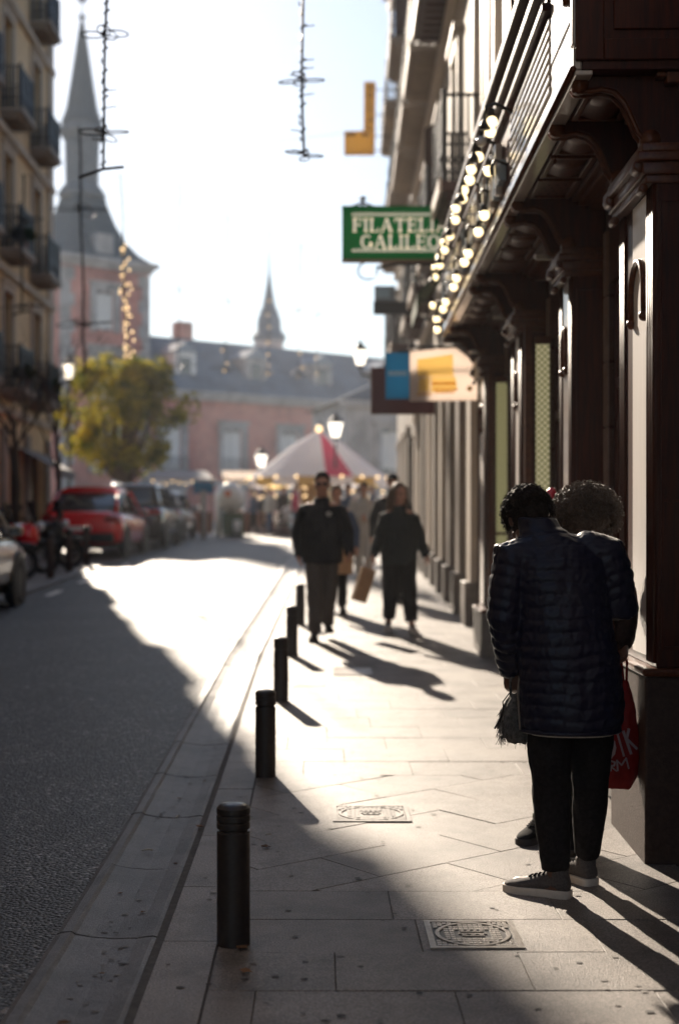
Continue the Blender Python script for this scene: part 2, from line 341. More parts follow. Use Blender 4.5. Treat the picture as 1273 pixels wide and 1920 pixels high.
# kerb stones with a dished channel, one metre each
prof = [(-.925, -.06), (-.925, .004), (-.905, .012), (-.872, .014), (-.856, .004), (-.80, -.008), (-.72, -.014), (-.64, -.010), (-.585, .000), (-.570, -.004), (-.570, -.06)]
def kerb_mesh(L, seed):
    mb = MB(); rr = random.Random(seed); n = 5
    rs = []
    for k in range(n):
        y = L*k/(n-1)
        rs.append([(x, y+.012*math.sin((x+.92)*9)*(1 if k in (0, n-1) else 0), z+rr.uniform(-.0012, .0012)) for x, z in prof])
    mb.rings(rs); return mb.mesh('kerb_stone')
km = [kerb_mesh(.986, s) for s in range(4)]
kerb = struct(bpy.data.objects.new('kerb', None)); COL.objects.link(kerb)
y = .03
i = 0
while y < 26:
    o = inst(km[i % 4], 'kerb_stone', M['kerb'], kerb, (bend(y+.5), y, gz(y)+.003*random.uniform(-1, 1)), (math.atan2(gz(y+1)-gz(y), 1), 0, -math.atan2(bend(y+1)-bend(y), 1)))
    y += 1.0; i += 1
mb = MB(); ys = [y]+[30, 36, 42, 49.6]
mb.rings([[(x+bend(q), q, z+gz(q)) for x, z in prof] for q in ys]); mb.build('kerb_stones_beyond', M['kerb'], kerb, kind='stuff')
# border strip beside the channel
bm_ = [MB().prism([(-.538, 0.0), (-.352, 0.0), (-.352, L-.008), (-.538, L-.008)], 'xy', -.06, .0).mesh('border_stone') for L in (1.06, .74, .9)]
yy = 1.2; i = 0
while yy < 26:
    L = (1.06, .74, .9)[i % 3]
    inst(bm_[i % 3], 'border_stone', M['granite'], pave, (bend(yy+.5), yy, gz(yy)+random.uniform(-.001, .002)), (math.atan2(gz(yy+1)-gz(yy), 1), 0, -math.atan2(bend(yy+1)-bend(yy), 1)))
    yy += L; i += 1
mb = MB(); mb.add([(x+bend(q), q, gz(q)+.002) for q in (yy, 32, 40, 49.6) for x in (-.538, -.352)], [(2*k, 2*k+1, 2*k+3, 2*k+2) for k in range(3)])
mb.build('border_stones_beyond', M['granite'], pave, kind='stuff')

# paving slabs, each its own piece: cross rows, with a skewed patch of courses ahead of the first bollard
def clip(poly, nx, ny, c):
    out = []
    for k in range(len(poly)):
        p, q = poly[k], poly[(k+1) % len(poly)]; dp = nx*p[0]+ny*p[1]-c; dq = nx*q[0]+ny*q[1]-c
        if dp <= 0: out.append(p)
        if (dp < 0 < dq) or (dq < 0 < dp):
            t = dp/(dp-dq); out.append((p[0]+(q[0]-p[0])*t, p[1]+(q[1]-p[1])*t))
    return out
slab_cache = {}
def slab(poly):
    area = abs(sum(p[0]*q[1]-q[0]*p[1] for p, q in zip(poly, poly[1:]+poly[:1])))/2
    if len(poly) < 3 or area < .004: return
    cx = sum(p[0] for p in poly)/len(poly); cy = sum(p[1] for p in poly)/len(poly)
    key = tuple((round(p[0]-cx, 3), round(p[1]-cy, 3)) for p in poly)
    if key not in slab_cache:
        def sc_(d):
            out = []
            n = len(key)
            for k in range(n):
                p0, p, p1 = Vector(key[k-1]), Vector(key[k]), Vector(key[(k+1) % n])
                e0 = (p-p0).normalized(); e1 = (p1-p).normalized()
                b_ = (Vector((-e0.y, e0.x))+Vector((-e1.y, e1.x))); b_ = b_.normalized() if b_.length > 1e-4 else Vector((0, 0))
                out.append(p+b_*d)
            return out
        a, c = sc_(.0016), sc_(.0042)
        mb = MB(); mb.rings([[(p.x, p.y, -.05) for p in a], [(p.x, p.y, -.002) for p in a], [(p.x, p.y, 0) for p in c]])
        slab_cache[key] = mb.mesh('paving_slab')
    inst(slab_cache[key], 'paving_slab', M['granite'], pave, (cx, cy, gz(cy)+random.uniform(-.0012, .0022)),
         (math.atan2(gz(cy+.2)-gz(cy-.2), .4)+random.uniform(-.003, .003), random.uniform(-.003, .003), 0))
XL = -.345
def row_slabs(y0, y1, off, xr):
    x = XL-off
    while x < xr:
        a, b_ = max(x, XL), x+.62
        if b_-a > .06: slab([(a+bend(y0), y0), (b_+bend(y0), y0), (b_+bend(y0), y1), (a+bend(y0), y1)])
        x += .62
yr = 2.83; k = 0
offs = [.0, .36, .12, .47, .22, .54]
while yr < 26:
    if 5.62 < yr < 8.0: yr += .4; k += 1; continue
    row_slabs(yr, yr+.4, offs[k % 6], 1.34+.022*yr); yr += .4; k += 1
y0d, y1d = 5.63, 8.03; ang = R(38); ca, sa = math.cos(ang), math.sin(ang)
for r_ in range(-8, 12):
    for c_ in range(-8, 12):
        l0 = c_*.70+(r_ % 2)*.33; w0 = r_*.40
        P = [(l0, w0), (l0+.70, w0), (l0+.70, w0+.40), (l0, w0+.40)]
        P = [(.3+p[0]*ca-p[1]*sa, 6.4+p[0]*sa+p[1]*ca) for p in P]
        for cl in ((-1, 0, -XL), (1, 0, 1.52), (0, -1, -y0d), (0, 1, y1d)):
            if P: P = clip(P, *cl)
        if P and len(P) >= 3: slab(P)

# left kerb, one stone per metre, and the worn dashes in the road beside it
lk = [MB().box(-4.632, -4.44, 0, .985, -.1, .03+.002*s).mesh('kerb_stone') for s in range(2)]
lkp = struct(bpy.data.objects.new('left_kerb', None)); COL.objects.link(lkp)
for q in range(16, 50): inst(lk[q % 2], 'kerb_stone', M['kerb'], lkp, (0, q, gz(q)), (math.atan(.026), 0, 0))
for q, L in ((21.5, 1.1), (24.4, 1.4), (29.5, 1.2)):
    mb = MB(); mb.add([(x, t, gz(t)-.003) for t in (q, q+L) for x in (-4.15, -4.03)], [(0, 1, 3, 2)])
    struct(mb.build('road_marking', M['white']))

# ------------------------------------------------------------------ manhole covers, litter
def cover(cx, cy, w_, d_, label, mm, tread=True):
    t = thing('manhole_cover', label, 'manhole cover', (cx, cy, gz(cy)+.001)); t.rotation_euler = (math.atan2(gz(cy+.2)-gz(cy-.2), .4), 0, 0)
    hw, hd = w_/2, d_/2
    f = MB()
    f.box(-hw, hw, -hd, -hd+.022, -.02, .006); f.box(-hw, hw, hd-.022, hd, -.02, .006); f.box(-hw, -hw+.022, -hd+.022, hd-.022, -.02, .006); f.box(hw-.022, hw, -hd+.022, hd-.022, -.02, .006)
    f.build('frame', mm, t)
    MB().box(-hw+.024, hw-.024, -hd+.024, hd-.024, -.02, .0015).build('plate', M['iron'] if mm == M['castiron'] else mm, t)
    if tread:
        ring = MB(); n = 40; e0, e1 = (hw-.03, hd-.028), (hw-.044, hd-.042); rs = []
        for z in (.0015, .0062):
            pass
        for k2 in range(n):
            a0, a1 = 2*PI*k2/n, 2*PI*(k2+1)/n
            q = [(e[0]*math.cos(a), e[1]*math.sin(a)) for e, a in ((e0, a0), (e0, a1), (e1, a1), (e1, a0))]
            ring.hexa([(p[0], p[1], .001) for p in q]+[(p[0], p[1], .0062) for p in q])
        ring.build('ring', mm, t)
        tr = MB(); nx, ny = 15, 12
        for ix in range(nx):
            for iy in range(ny):
                x = -hw+.026+(w_-.052)*(ix+.5)/nx; y_ = -hd+.026+(d_-.052)*(iy+.5)/ny
                rr = math.hypot(x/(hw-.037), y_/(hd-.035))
                if .86 < rr < 1.12 or (abs(x) < .055 and abs(y_) < .055): continue
                if abs(y_) < .012 and .06 < abs(x) < .12: continue
                a, c = (w_-.052)/nx*.41, (d_-.052)/ny*.41
                tr.box(x-a, x+a, y_-c, y_+c, .001, .0055)
        tr.build('tread', mm, t, kind='stuff')
        bd = MB(); bd.box(-.05, .05, -.004, .004, .001, .006); bd.box(-.04, .04, .02, .027, .001, .006); bd.box(-.04, .04, -.03, -.023, .001, .006)
        for q in (-.035, -.012, .012, .035): bd.box(q-.006, q+.006, .032, .045, .001, .006)
        for q in (-.03, 0, .03): bd.box(q-.008, q+.008, -.018, -.008, .001, .006)
        bd.build('badge', mm, t)
    return t
cover(.545, 5.03, .325, .34, 'square cast iron cover with an oval ring, half in shade near the bottom edge', M['castiron'])
cover(.26, 7.05, .38, .36, 'small pale iron cover on the bright pavement beyond the second bollard', M['palecover'])
cover(.30, 12.55, .34, .5, 'smooth metal cover lying in the shadow of the man in black', M['rim'], False)
rl = random.Random(3)
def leaf_mesh(seed):
    rr = random.Random(seed); pts = []
    for k2 in range(9):
        a = 2*PI*k2/9; q = .022*(1 if k2 % 2 else .6)*rr.uniform(.8, 1.2); pts.append((q*1.3*math.cos(a), q*math.sin(a), .006+.006*rr.random()))
    mb = MB(); mb.add([(0, 0, .004)]+pts, [(0, 1+k2, 1+(k2+1) % 9) for k2 in range(9)]); return mb.mesh('fallen_leaf')
lm = [leaf_mesh(s) for s in range(3)]
for (x, y_, lab) in ((-.262, 4.86, 'curled dry leaf at the foot of the nearest bollard'), (-.235, 4.60, 'dark crumpled leaf on the slabs below the nearest bollard'),
                     (-.235, 6.35, 'small brown leaf beside the rounded top of the nearest bollard'), (-.735, 4.12, 'brown leaf in the kerb channel by the bottom edge'),
                     (-.56, 6.75, 'small leaf wedged in the dark joint beside the kerb')):
    o = inst(lm[rl.randrange(3)], 'fallen_leaf', M['leafdry'], None, (x, y_, gz(y_)+.002), (0, 0, rl.uniform(0, 6))); tag(o, lab, 'leaf', 'fallen leaves on the stone')
for k, (x, y_) in enumerate(((-.70, 4.62), (-.66, 5.35), (-.78, 5.62), (-.61, 6.1), (-.73, 7.45), (-.63, 7.9), (-.82, 5.05))):
    lsc = globals().setdefault('leaf_scraps', MB()); lsc.add([(x+v.co.x*.5, y_+v.co.y*.5, gz(y_)-.008+v.co.z*.5) for v in lm[k % 3].vertices], [tuple(p.vertices) for p in lm[k % 3].polygons])
leaf_scraps.build('leaf_litter', M['leafdry'], None, kind='stuff')
for (x, y_, a, L, lab) in ((-.76, 6.32, .2, .05, 'pale twig lying along the kerb channel'), (-.69, 7.0, 1.4, .05, 'pale cigarette end lying across the kerb channel'), (-.232, 6.62, .3, .03, 'pale scrap beside the top of the nearest bollard')):
    mb = MB(); mb.tube([(-L/2, 0, .005), (L*.1, .003, .008), (L/2, 0, .005)], .004, 6); o = mb.build('litter', M['butt'], None, True); o.location = (x, y_, gz(y_)-.006); o.rotation_euler = (0, 0, a)
    tag(o, lab, 'litter')
# gum spots, chips and grit trodden into the stone: nobody could count them
mb = MB()
for _ in range(420):
    x = rl.uniform(-.86, -.6) if rl.random() < .45 else rl.uniform(-.5, 1.25); y_ = 3.6+11*rl.random()**1.6; s_ = rl.uniform(.004, .012)
    z = gz(y_)+(-.0085 if x < -.58 else .0035); n = 5; a0 = rl.random()*6
    mb.add([(x+s_*1.4*math.cos(a0+k2*2*PI/n), y_+s_*math.sin(a0+k2*2*PI/n), z+.001*rl.random()) for k2 in range(n)], [tuple(range(n))])
mb.build('grit', M['grit'], None, kind='stuff')

# ------------------------------------------------------------------ bollards
def bollard(loc, label, group):
    t = thing('bollard', label, 'bollard', loc, 0, group)
    r = .0575
    MB().lathe((0, 0, 0), [(r, -.02), (r, .388), (r-.004, .392)], 28).build('post', M['bollard'], t, True)
    MB().lathe((0, 0, 0), [(r-.008, .390), (r-.008, .402)], 28).build('groove', M['bollard'], t, True)
    MB().lathe((0, 0, 0), [(r-.003, .400), (r+.001, .404), (r+.001, .420), (r-.002, .423), (r-.002, .426), (r+.001, .429), (r+.001, .445), (r-.002, .448), (r-.002, .451), (r+.001, .454), (r+.001, .472), (r-.006, .4785), (r*.8, .4835), (r*.45, .4875), (.004, .489)], 28).build('cap', M['bollard'], t, True)
    for o in COL.objects:
        if o.parent == t:
            e = o.modifiers.new('edge', 'EDGE_SPLIT'); e.split_angle = R(38)
    return t
b0 = bollard((-.294, 4.93, 0), 'nearest black iron bollard, biggest in view, on the pavement edge', 'bollards along the right pavement edge')
for (x, y_, lab) in ((-.297, 8.0, 'second black bollard, at the rim of the sunlit patch'), (-.285, 10.85, 'third black bollard with a long shadow, between second and fourth'),
                     (-.255, 13.75, 'fourth black bollard, close to the left leg of the man in black'), (-.215, 16.9, 'fifth black bollard, half hidden by the leg of the man in black')):
    copy_tree(b0, lab, (x, y_, gz(y_)))
mbp = mat('brown_post', (.06, .04, .035), .6, col2=(.08, .055, .045), scale=20)
def lpost(loc, label):
    t = thing('bollard', label, 'bollard', loc, 0, 'bollards along the left kerb')
    MB().lathe((0, 0, 0), [(.07, -.02), (.07, .72), (.066, .73)], 16).build('post', mbp, t, True); MB().lathe((0, 0, 0), [(.06, .729), (.075, .74), (.075, .80), (.05, .83), (.004, .84)], 16).build('cap', M['bollard'], t, True)
    return t
l0 = lpost((-4.78, 25.4, gz(25.4)), 'brown bollard in front of the parked motorcycles, nearest of the left row')
copy_tree(l0, 'brown bollard between the motorcycles and the red car', (-4.80, 27.4, gz(27.4))); copy_tree(l0, 'brown bollard right behind the red car bumper', (-4.82, 29.6, gz(29.6)))
# ------------------------------------------------------------------ facades: shared builders (a = distance across the street, u = along it)
def wall(mb, a0, a1, u0, u1, z0, z1, ops):
    us = sorted({u0, u1}|{o[0] for o in ops}|{o[1] for o in ops}); zs = sorted({z0, z1}|{o[2] for o in ops}|{o[3] for o in ops})
    for i in range(len(us)-1):
        k = 0
        while k < len(zs)-1:
            um, zm = (us[i]+us[i+1])/2, (zs[k]+zs[k+1])/2
            if any(o[0] < um < o[1] and o[2] < zm < o[3] for o in ops): k += 1; continue
            j = k+1
            while j < len(zs)-1 and not any(o[0] < um < o[1] and o[2] < (zs[j]+zs[j+1])/2 < o[3] for o in ops): j += 1
            mb.box(min(a0, a1), max(a0, a1), us[i], us[i+1], zs[k], zs[j]); k = j
def window(par, o, a, s, u0, u1, z0, z1, surround, jm=None, shutters=True, ang=75, bars=2):
    """a = wall face, s = +1 when the outside lies towards +a, -1 towards -a"""
    def bx(mb, d0, d1, *r): p, q = a+s*d0, a+s*d1; mb.box(min(p, q), max(p, q), *r)
    if surround:
        f = MB(o); bx(f, -.01, .07, u0-.16, u0, z0, z1+.18); bx(f, -.01, .07, u1, u1+.16, z0, z1+.18); bx(f, -.01, .09, u0, u1, z1, z1+.18); bx(f, -.01, .13, u0-.2, u1+.2, z1+.182, z1+.26)
        f.build('surround', jm or M['whitestucco'], par)
    f = MB(o); bx(f, -.20, -.13, u0, u0+.06, z0, z1); bx(f, -.20, -.13, u1-.06, u1, z0, z1); bx(f, -.20, -.13, u0+.06, u1-.06, z1-.06, z1); bx(f, -.20, -.13, u0+.06, u1-.06, z0, z0+.08)
    um = (u0+u1)/2; bx(f, -.195, -.125, um-.03, um+.03, z0+.08, z1-.06)
    for k in range(1, bars+1): bx(f, -.19, -.135, u0+.06, u1-.06, z0+(z1-z0)*k/(bars+1)-.015, z0+(z1-z0)*k/(bars+1)+.015)
    wf = f.build('window', M['shutter'], par)
    g = MB(o); bx(g, -.172, -.165, u0+.05, u1-.05, z0+.06, z1-.05); g.build('pane', M['glass'], wf)
    if shutters:
        L = (u1-u0)/2
        for (ue, sg) in ((u0, 1), (u1, -1)):
            mb = MB(o); c, sn = math.cos(R(ang)), math.sin(R(ang))
            def P(l, t, z): return (a+s*(.02+l*sn+t*c), ue+sg*(l*c-t*sn*1.0)*1.0, z)
            mb.hexa([P(0, 0, z0), P(L, 0, z0), P(L, .035, z0), P(0, .035, z0), P(0, 0, z1), P(L, 0, z1), P(L, .035, z1), P(0, .035, z1)])
            mb.build('shutter', M['shutter'], par)
def balcony(par, o, a, s, depth, u0, u1, z, h=1.02, sp=.085, under=None, m=None):
    def A(d): return a+s*d
    def bx(mb, d0, d1, *r): p, q = A(d0), A(d1); mb.box(min(p, q), max(p, q), *r)
    mb = MB(o); bx(mb, 0, depth, u0, u1, z-.12, z); bx(mb, 0, depth-.06, u0+.06, u1-.06, z-.2, z-.12)
    for k in range(int((u1-u0)/.28)): bx(mb, 0, depth-.1, u0+.1+k*.28, u0+.19+k*.28, z-.25, z-.2)
    sl = mb.build('balcony', under or M['brownplaster'], par)
    lip = MB(o); bx(lip, depth, depth+.035, u0-.02, u1+.02, z-.14, z+.03); lip.build('balcony_edge', m or M['whitestucco'], sl)
    rl_ = MB(o)
    bx(rl_, depth-.05, depth-.01, u0+.01, u1-.01, z+h-.03, z+h); bx(rl_, depth-.045, depth-.015, u0+.01, u1-.01, z+.08, z+.10)
    for ue in (u0+.01, u1-.05): bx(rl_, 0, depth-.01, ue, ue+.04, z+h-.03, z+h); bx(rl_, 0, depth-.01, ue, ue+.03, z+.08, z+.10); bx(rl_, 0, depth-.01, ue, ue+.03, z+.42, z+.44)
    bx(rl_, depth-.045, depth-.015, u0+.01, u1-.01, z+.42, z+.44)
    for ue in (u0+.01, u1-.06): bx(rl_, depth-.06, depth, ue, ue+.05, z, z+h+.06)
    n = int((u1-u0)/sp)
    for k in range(n+1): q = u0+.02+(u1-u0-.06)*k/n; bx(rl_, depth-.037, depth-.023, q, q+.024, z, z+h-.03)
    for k in range(int(depth/sp)+1):
        q = .03+k*sp
        if q < depth-.05:
            for ue in (u0+.02, u1-.04): bx(rl_, q, q+.028, ue, ue+.02, z, z+h-.03)
    for k in range(n):      # little scrolls low in the railing
        q = u0+.02+(u1-u0-.06)*(k+.5)/n
        rl_.torus((A(depth-.03), q, z+.25), .04, .011, 'x', 9, 4)
    for k in range(int(depth/sp)):
        for ue in (u0+.027, u1-.033): rl_.torus((A(.03+(k+.5)*sp), ue, z+.25), .04, .011, 'y', 9, 4)
    rl_.build('railing', M['iron'], sl)

# ------------------------------------------------------------------ right: the dark wooden shopfront
AF, AW, AO = 1.276, 1.50, .95
o = (AW, 5.0, 0)
shop = thing('wooden_shopfront', 'old dark wooden shopfront with carved brackets and an overhanging bay, nearest on the right', 'shopfront', RF(AW, 5.0, 0), TH)
PIL = [(3.55, 4.2), (6.10, 6.87), (8.37, 8.85), (10.79, 11.44), (13.65, 14.5)]
mb = MB(o); ops = [(4.3, 6.0, .5, 2.9), (7.0, 8.27, .02, 2.85), (8.97, 10.69, .75, 2.85), (11.56, 13.55, .75, 2.85)]
wall(mb, AW, AW+.22, 2.0, 14.6, -.1, 3.36, ops); mb.build('wall', M['wood'], shop)
# stone blocks lining the recess wall, one by one
for (u0, u1) in ((6.88, 7.0), (8.27, 8.36), (8.86, 8.97), (10.69, 10.78), (11.45, 11.56), (13.55, 13.64)):
    z = .5
    while z < 2.85:
        MB(o).box(AW-.02, AW+.05, u0, u1, z+.004, z+.376).build('stone_block', M['stonewall'], shop, bevel=.005); z += .38
back = MB(o).box(AW+1.6, AW+1.7, 2, 14.6, 0, 3.3).box(AW+.22, AW+1.6, 2, 14.6, 3.2, 3.3).box(AW+.22, AW+1.6, 2.0, 14.6, -.05, .1).build('interior', M['wood'], shop)
for (u0, u1, z0, z1) in ops:
    f = MB(o)
    for r_ in ((u0, u0+.07, z0, z1), (u1-.07, u1, z0, z1), (u0+.07, u1-.07, z1-.08, z1), (u0+.07, u1-.07, z0, z0+.1), (u0+.07, u1-.07, z1-.62, z1-.55)): f.box(AW+.03, AW+.11, *r_)
    um = (u0+u1)/2; f.box(AW+.035, AW+.105, um-.03, um+.03, z0+.1, z1-.62)
    fr = f.build('window_frame', M['wood'], shop, bevel=.006)
    for (q0, q1, y0, y1) in ((u0+.07, um-.03, z0+.1, z1-.62), (um+.03, u1-.07, z0+.1, z1-.62), (u0+.07, u1-.07, z1-.55, z1-.08)):
        MB(o).box(AW+.06, AW+.068, q0, q1, y0, y1).build('pane', M['glass'], fr)
def plinth(u0, u1, h, d):
    g = gz(u0); MB(o).box(AF-d, AW, u0-.015, u1+.015, g-.15, g+h).build('plinth_stone', M['darkstone'] if h > .6 else M['granite'], shop, bevel=.012)
    MB(o).box(AF-d-.012, AW, u0-.03, u1+.03, g+h, g+h+.035).build('plinth_moulding', M['woodlight'], shop, bevel=.012)
    return g+h+.035
def capital(u0, u1, z):
    mb = MB(o)
    for (dz0, dz1, ex) in ((-.12, -.085, .016), (-.085, -.03, .03), (-.03, .01, .055), (.01, .05, .035)):
        mb.box(AF-ex, AW, u0-ex*.6, u1+ex*.6, z+dz0, z+dz1)
    for ue in (u0+.06, u1-.06):
        mb.tube([(AF-.035, ue-.05, z-.04), (AF-.035, ue+.05, z-.04)], .03, 12); mb.tube([(AF-.02, ue-.045, z-.135), (AF-.02, ue+.045, z-.135)], .02, 12)
    mb.build('capital', M['woodlight'], shop, True, bevel=.006)
def bracket(u0, u1, z):
    pf = [(AO+.015, 3.375), (AO+.01, 3.34), (AO+.03, 3.315), (AO+.075, 3.315), (AO+.13, 3.325), (AO+.185, 3.31), (AO+.225, 3.27), (AO+.255, 3.21), (AO+.285, 3.14), (AO+.32, 3.10), (AO+.355, 3.085), (AO+.365, z), (AW, z), (AW, 3.375)]
    b_ = MB(o).prism(pf, 'xz', u0, u1).build('bracket', M['wood'], shop, bevel=.006)
    for ue in (u0+.008, u1-.008):
        MB(o).tube([(p[0]-.004, ue, p[1]-.008) for p in pf[1:11]], .012, 8).build('bracket_moulding', M['woodlight'], b_, True)
    for (sa, sz, sr) in ((AO+.035, 3.335, .034), (AO+.335, 3.10, .04)): MB(o).tube([(sa, u0-.012, sz), (sa, u1+.012, sz)], sr, 14).build('scroll', M['woodlight'], b_, True)
for pi, (u0, u1) in enumerate(PIL):
    zt = plinth(u0, u1, .80 if pi < 2 else .42, .02)
    w_ = u1-u0; e = .15 if w_ > .6 else .11; e2 = .30 if w_ > .6 else .17
    sh = MB(o).box(AF+.03, AW, u0, u1, zt, 2.93).build('pilaster', M['wood'], shop, bevel=.008)
    for (ua, ub) in ((u0, u0+e), (u1-e*.8, u1)):      # fluted edges
        n = 4
        for k in range(n):
            q = ua+(ub-ua)*(k+.5)/n; MB(o).tube([(AF+.03, q, zt+.02), (AF+.03, q, 2.92)], (ub-ua)/n*.44, 8).build('flute', M['wood'], sh, True)
    um = (u0+e+u1-e2)/2; hw = (w_-e-e2)/2
    MB(o).box(AF+.022, AF+.0295, u0+e+.004, u1-e2-.004, zt+.04, 2.90).build('face_board', M['whitepanel'] if w_ > .6 else M['woodpale'], sh)
    arc = [(AF+.014, um-hw+.02, 2.38)]+[(AF+.012, um-(hw-.015)*math.cos(PI*k/14), 2.48+.15*math.sin(PI*k/14)) for k in range(15)]+[(AF+.014, um+hw-.02, 2.38)]
    MB(o).tube(arc, .016, 8).build('arch_moulding', M['woodlight'], sh, True)
    
    for q in (um-hw+.02, um+hw-.02): MB(o).ball((AF+.012, q, 2.37), .024, 10, 8).build('arch_drop', M['woodlight'], sh, True)
    # side panels on the return that faces the camera
    p = MB(o)
    for r_ in ((AF+.05, AF+.062, zt+.08, 2.84), (AW-.03, AW-.018, zt+.08, 2.84)): p.box(r_[0], r_[1], u0-.008, u0, r_[2], r_[3])
    for z in (zt+.08, 1.55, 2.83): p.box(AF+.062, AW-.03, u0-.008, u0, z, z+.012)
    p.build('side_panel', M['wood'], sh)
    if pi >= 1:
        capital(u0, u1, 3.03); bracket(u0+.01, u0+.085, 3.06); bracket(u1-.085, u1-.01, 3.06)
    else: capital(u0, u1, 3.03)
# lattice displays standing inside the last two recesses, against the returns
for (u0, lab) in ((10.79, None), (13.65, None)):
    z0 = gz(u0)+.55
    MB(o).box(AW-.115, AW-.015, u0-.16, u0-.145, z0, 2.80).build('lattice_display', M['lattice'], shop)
    MB(o).box(AW-.19, AW-.135, u0-.10, u0-.03, z0, 2.95).build('display_post', M['woodlight'], shop)
    MB(o).box(AW-.125, AW-.005, u0-.165, u0-.14, 2.80, 2.86).build('display_rail', M['woodlight'], shop)
    MB(o).box(AW-.12, AW-.01, u0-.168, u0-.162, 1.36, 1.385).build('display_rail', M['wood'], shop)
# overhanging bay: soffit, coffers, fascia
U0, U1 = 6.03, 14.45
MB(o).box(AO+.03, AW+.02, U0+.01, U1, 3.375, 3.41).build('soffit', M['wood'], shop)
lp = MB(o); lp.box(AO, AO+.075, U0, U1, 3.352, 3.374); lp.build('soffit_edge', M['woodpale'], shop, bevel=.006)
for (a0, a1, z0) in ((AW-.10, AW, 3.30), (AW-.16, AW-.10, 3.325), (AW-.20, AW-.16, 3.35)): MB(o).box(a0, a1, U0+.02, U1, z0, 3.374).build('cornice_step', M['woodlight'], shop, bevel=.008)
gaps = [(6.20, 6.76), (6.88, 8.35), (8.48, 8.74), (8.87, 10.77), (10.9, 11.33), (11.46, 13.63), (13.76, 14.4)]
for (g0, g1) in gaps:
    n = max(1, round((g1-g0)/.48))
    for k in range(n):
        c0, c1 = g0+(g1-g0)*k/n+.03, g0+(g1-g0)*(k+1)/n-.03
        fr = MB(o)
        for r_ in ((AO+.09, AO+.12, c0, c1), (AW-.25, AW-.22, c0, c1), (AO+.12, AW-.25, c0, c0+.03), (AO+.12, AW-.25, c1-.03, c1)): fr.box(r_[0], r_[1], r_[2], r_[3], 3.352, 3.374)
        cf = fr.build('coffer', M['woodlight'], shop, bevel=.005)
        if k == n-1 and n > 1:      # pierced vent panel
            vt = MB(o).box(AO+.12, AW-.25, c0+.03, c1-.03, 3.366, 3.374).build('vent_panel', M['woodlight'], cf)
            hb = MB(o)
            for ix in range(4):
                for iy in range(5): hb.lathe((AO+.15+ix*.045+(iy % 2)*.02, c0+.07+iy*(c1-c0-.14)/4, 3.3635), [(.008, 0), (.008, .002)], 8)
            hb.build('vent_holes', M['dark'], vt, kind='stuff')
        else:
            mb = MB(o); m_, q_ = 8, (AW-.25)-(AO+.12)
            mb.prism([(AO+.12+q_*i/m_, 3.374-.022*math.sin(PI*i/m_)) for i in range(m_+1)], 'xz', c0+.03, c1-.03); mb.build('coffer_panel', M['woodlight'], cf, True)
MB(o).box(AO+.03, AW+.02, U0+.01, U1, 3.41, 4.20).build('bay', M['wood'], shop)
MB(o).box(AO-.006, AO+.03, U0, U1, 3.375, 3.475).build('lower_board', M['woodpale'], shop, bevel=.008)
MB(o).tube([(AO-.008, U0, 3.378), (AO-.008, U1, 3.378)], .014, 8).build('bead', M['woodlight'], shop, True)
fb = MB(o).box(AO+.004, AO+.03, U0, U0+.74, 3.477, 3.62).build('front_board', M['woodpale'], shop, bevel=.006)
MB(o).box(AO+.002, AO+.03, U0+.06, U0+.74, 3.63, 4.2).build('front_board', M['woodpale'], shop, bevel=.006)
MB(o).box(AO-.012, AO+.03, U0-.005, U0+.055, 3.477, 4.6).build('corner_post', M['woodpale'], shop, bevel=.01)
MB(o).tube([(AO-.004, U0+.2, 3.72), (AO-.02, U0+.23, 3.95), (AO-.004, U0+.36, 4.1), (AO-.012, U0+.5, 3.9)], .018, 8).build('carved_scroll', M['woodlight'], shop, True)
for k in range(7):
    z = 3.51+k*.054
    MB(o).box(AO-.006, AO+.03, 6.78, 8.42, z, z+.026).build('rib', M['woodpale'], shop, bevel=.004)
for (z0, z1, d) in ((3.905, 3.945, .035), (3.945, 4.03, .012), (4.03, 4.08, .05), (4.08, 4.14, .03), (4.14, 4.2, .085)):
    MB(o).box(AO-d, AO+.03, 6.80, U1, z0, z1).build('top_moulding', M['wood'], shop, bevel=.008)
# near end of the bay: framed panels
e = MB(o)
for r_ in ((AO, AO+.12, 3.41, 4.6), (AO+.12, AW+.3, 3.41, 3.50), (AW+.22, AW+.3, 3.50, 4.6), (AO+.12, AW+.22, 4.05, 4.13)): e.box(r_[0], r_[1], U0-.022, U0+.008, r_[2], r_[3])
e.build('end_frame', M['wood'], shop, bevel=.006)
MB(o).box(AO+.03, AW+.3, U0-.004, U0+.006, 3.376, 4.6).build('end_panel', M['wood'], shop)
MB(o).box(AO+.16, AW+.18, U0-.016, U0-.006, 3.54, 4.01).build('end_field', M['wood'], shop, bevel=.008)
MB(o).box(AO+.0, AW+.3, U0+.055, U0+.75, 4.202, 4.6).build('upper_bay', M['wood'], shop)
# raised sign strips seen edge-on along the fascia
rr = random.Random(5); u = 8.6
while u < 14.2:
    wd = rr.choice((.05, .06, .16, .2)); z0 = rr.choice((3.50, 3.50, 3.53)); z1 = rr.choice((3.84, 3.82, 3.66, 3.84))
    mb = MB(o); d = .05
    mb.box(AO-d, AO-.006, u, u+.05, z0, z1)
    if wd > .1:
        k = rr.random()
        if k < .4: mb.box(AO-d, AO-.006, u+.05, u+wd, z0, z0+.05)
        if k > .3: mb.box(AO-d, AO-.006, u+.05, u+wd, z1-.05, z1)
        if k > .6: mb.box(AO-d, AO-.006, u+wd-.05, u+wd, z0, z1)
    mb.build('sign_strip', M['woodpale'] if rr.random() < .8 else M['lead'], shop, bevel=.006); u += wd+rr.uniform(.05, .09)
MB(o).box(AO+.0, AO+.03, 8.45, U1, 3.477, 3.9).build('fascia_board', M['woodlight'], shop)
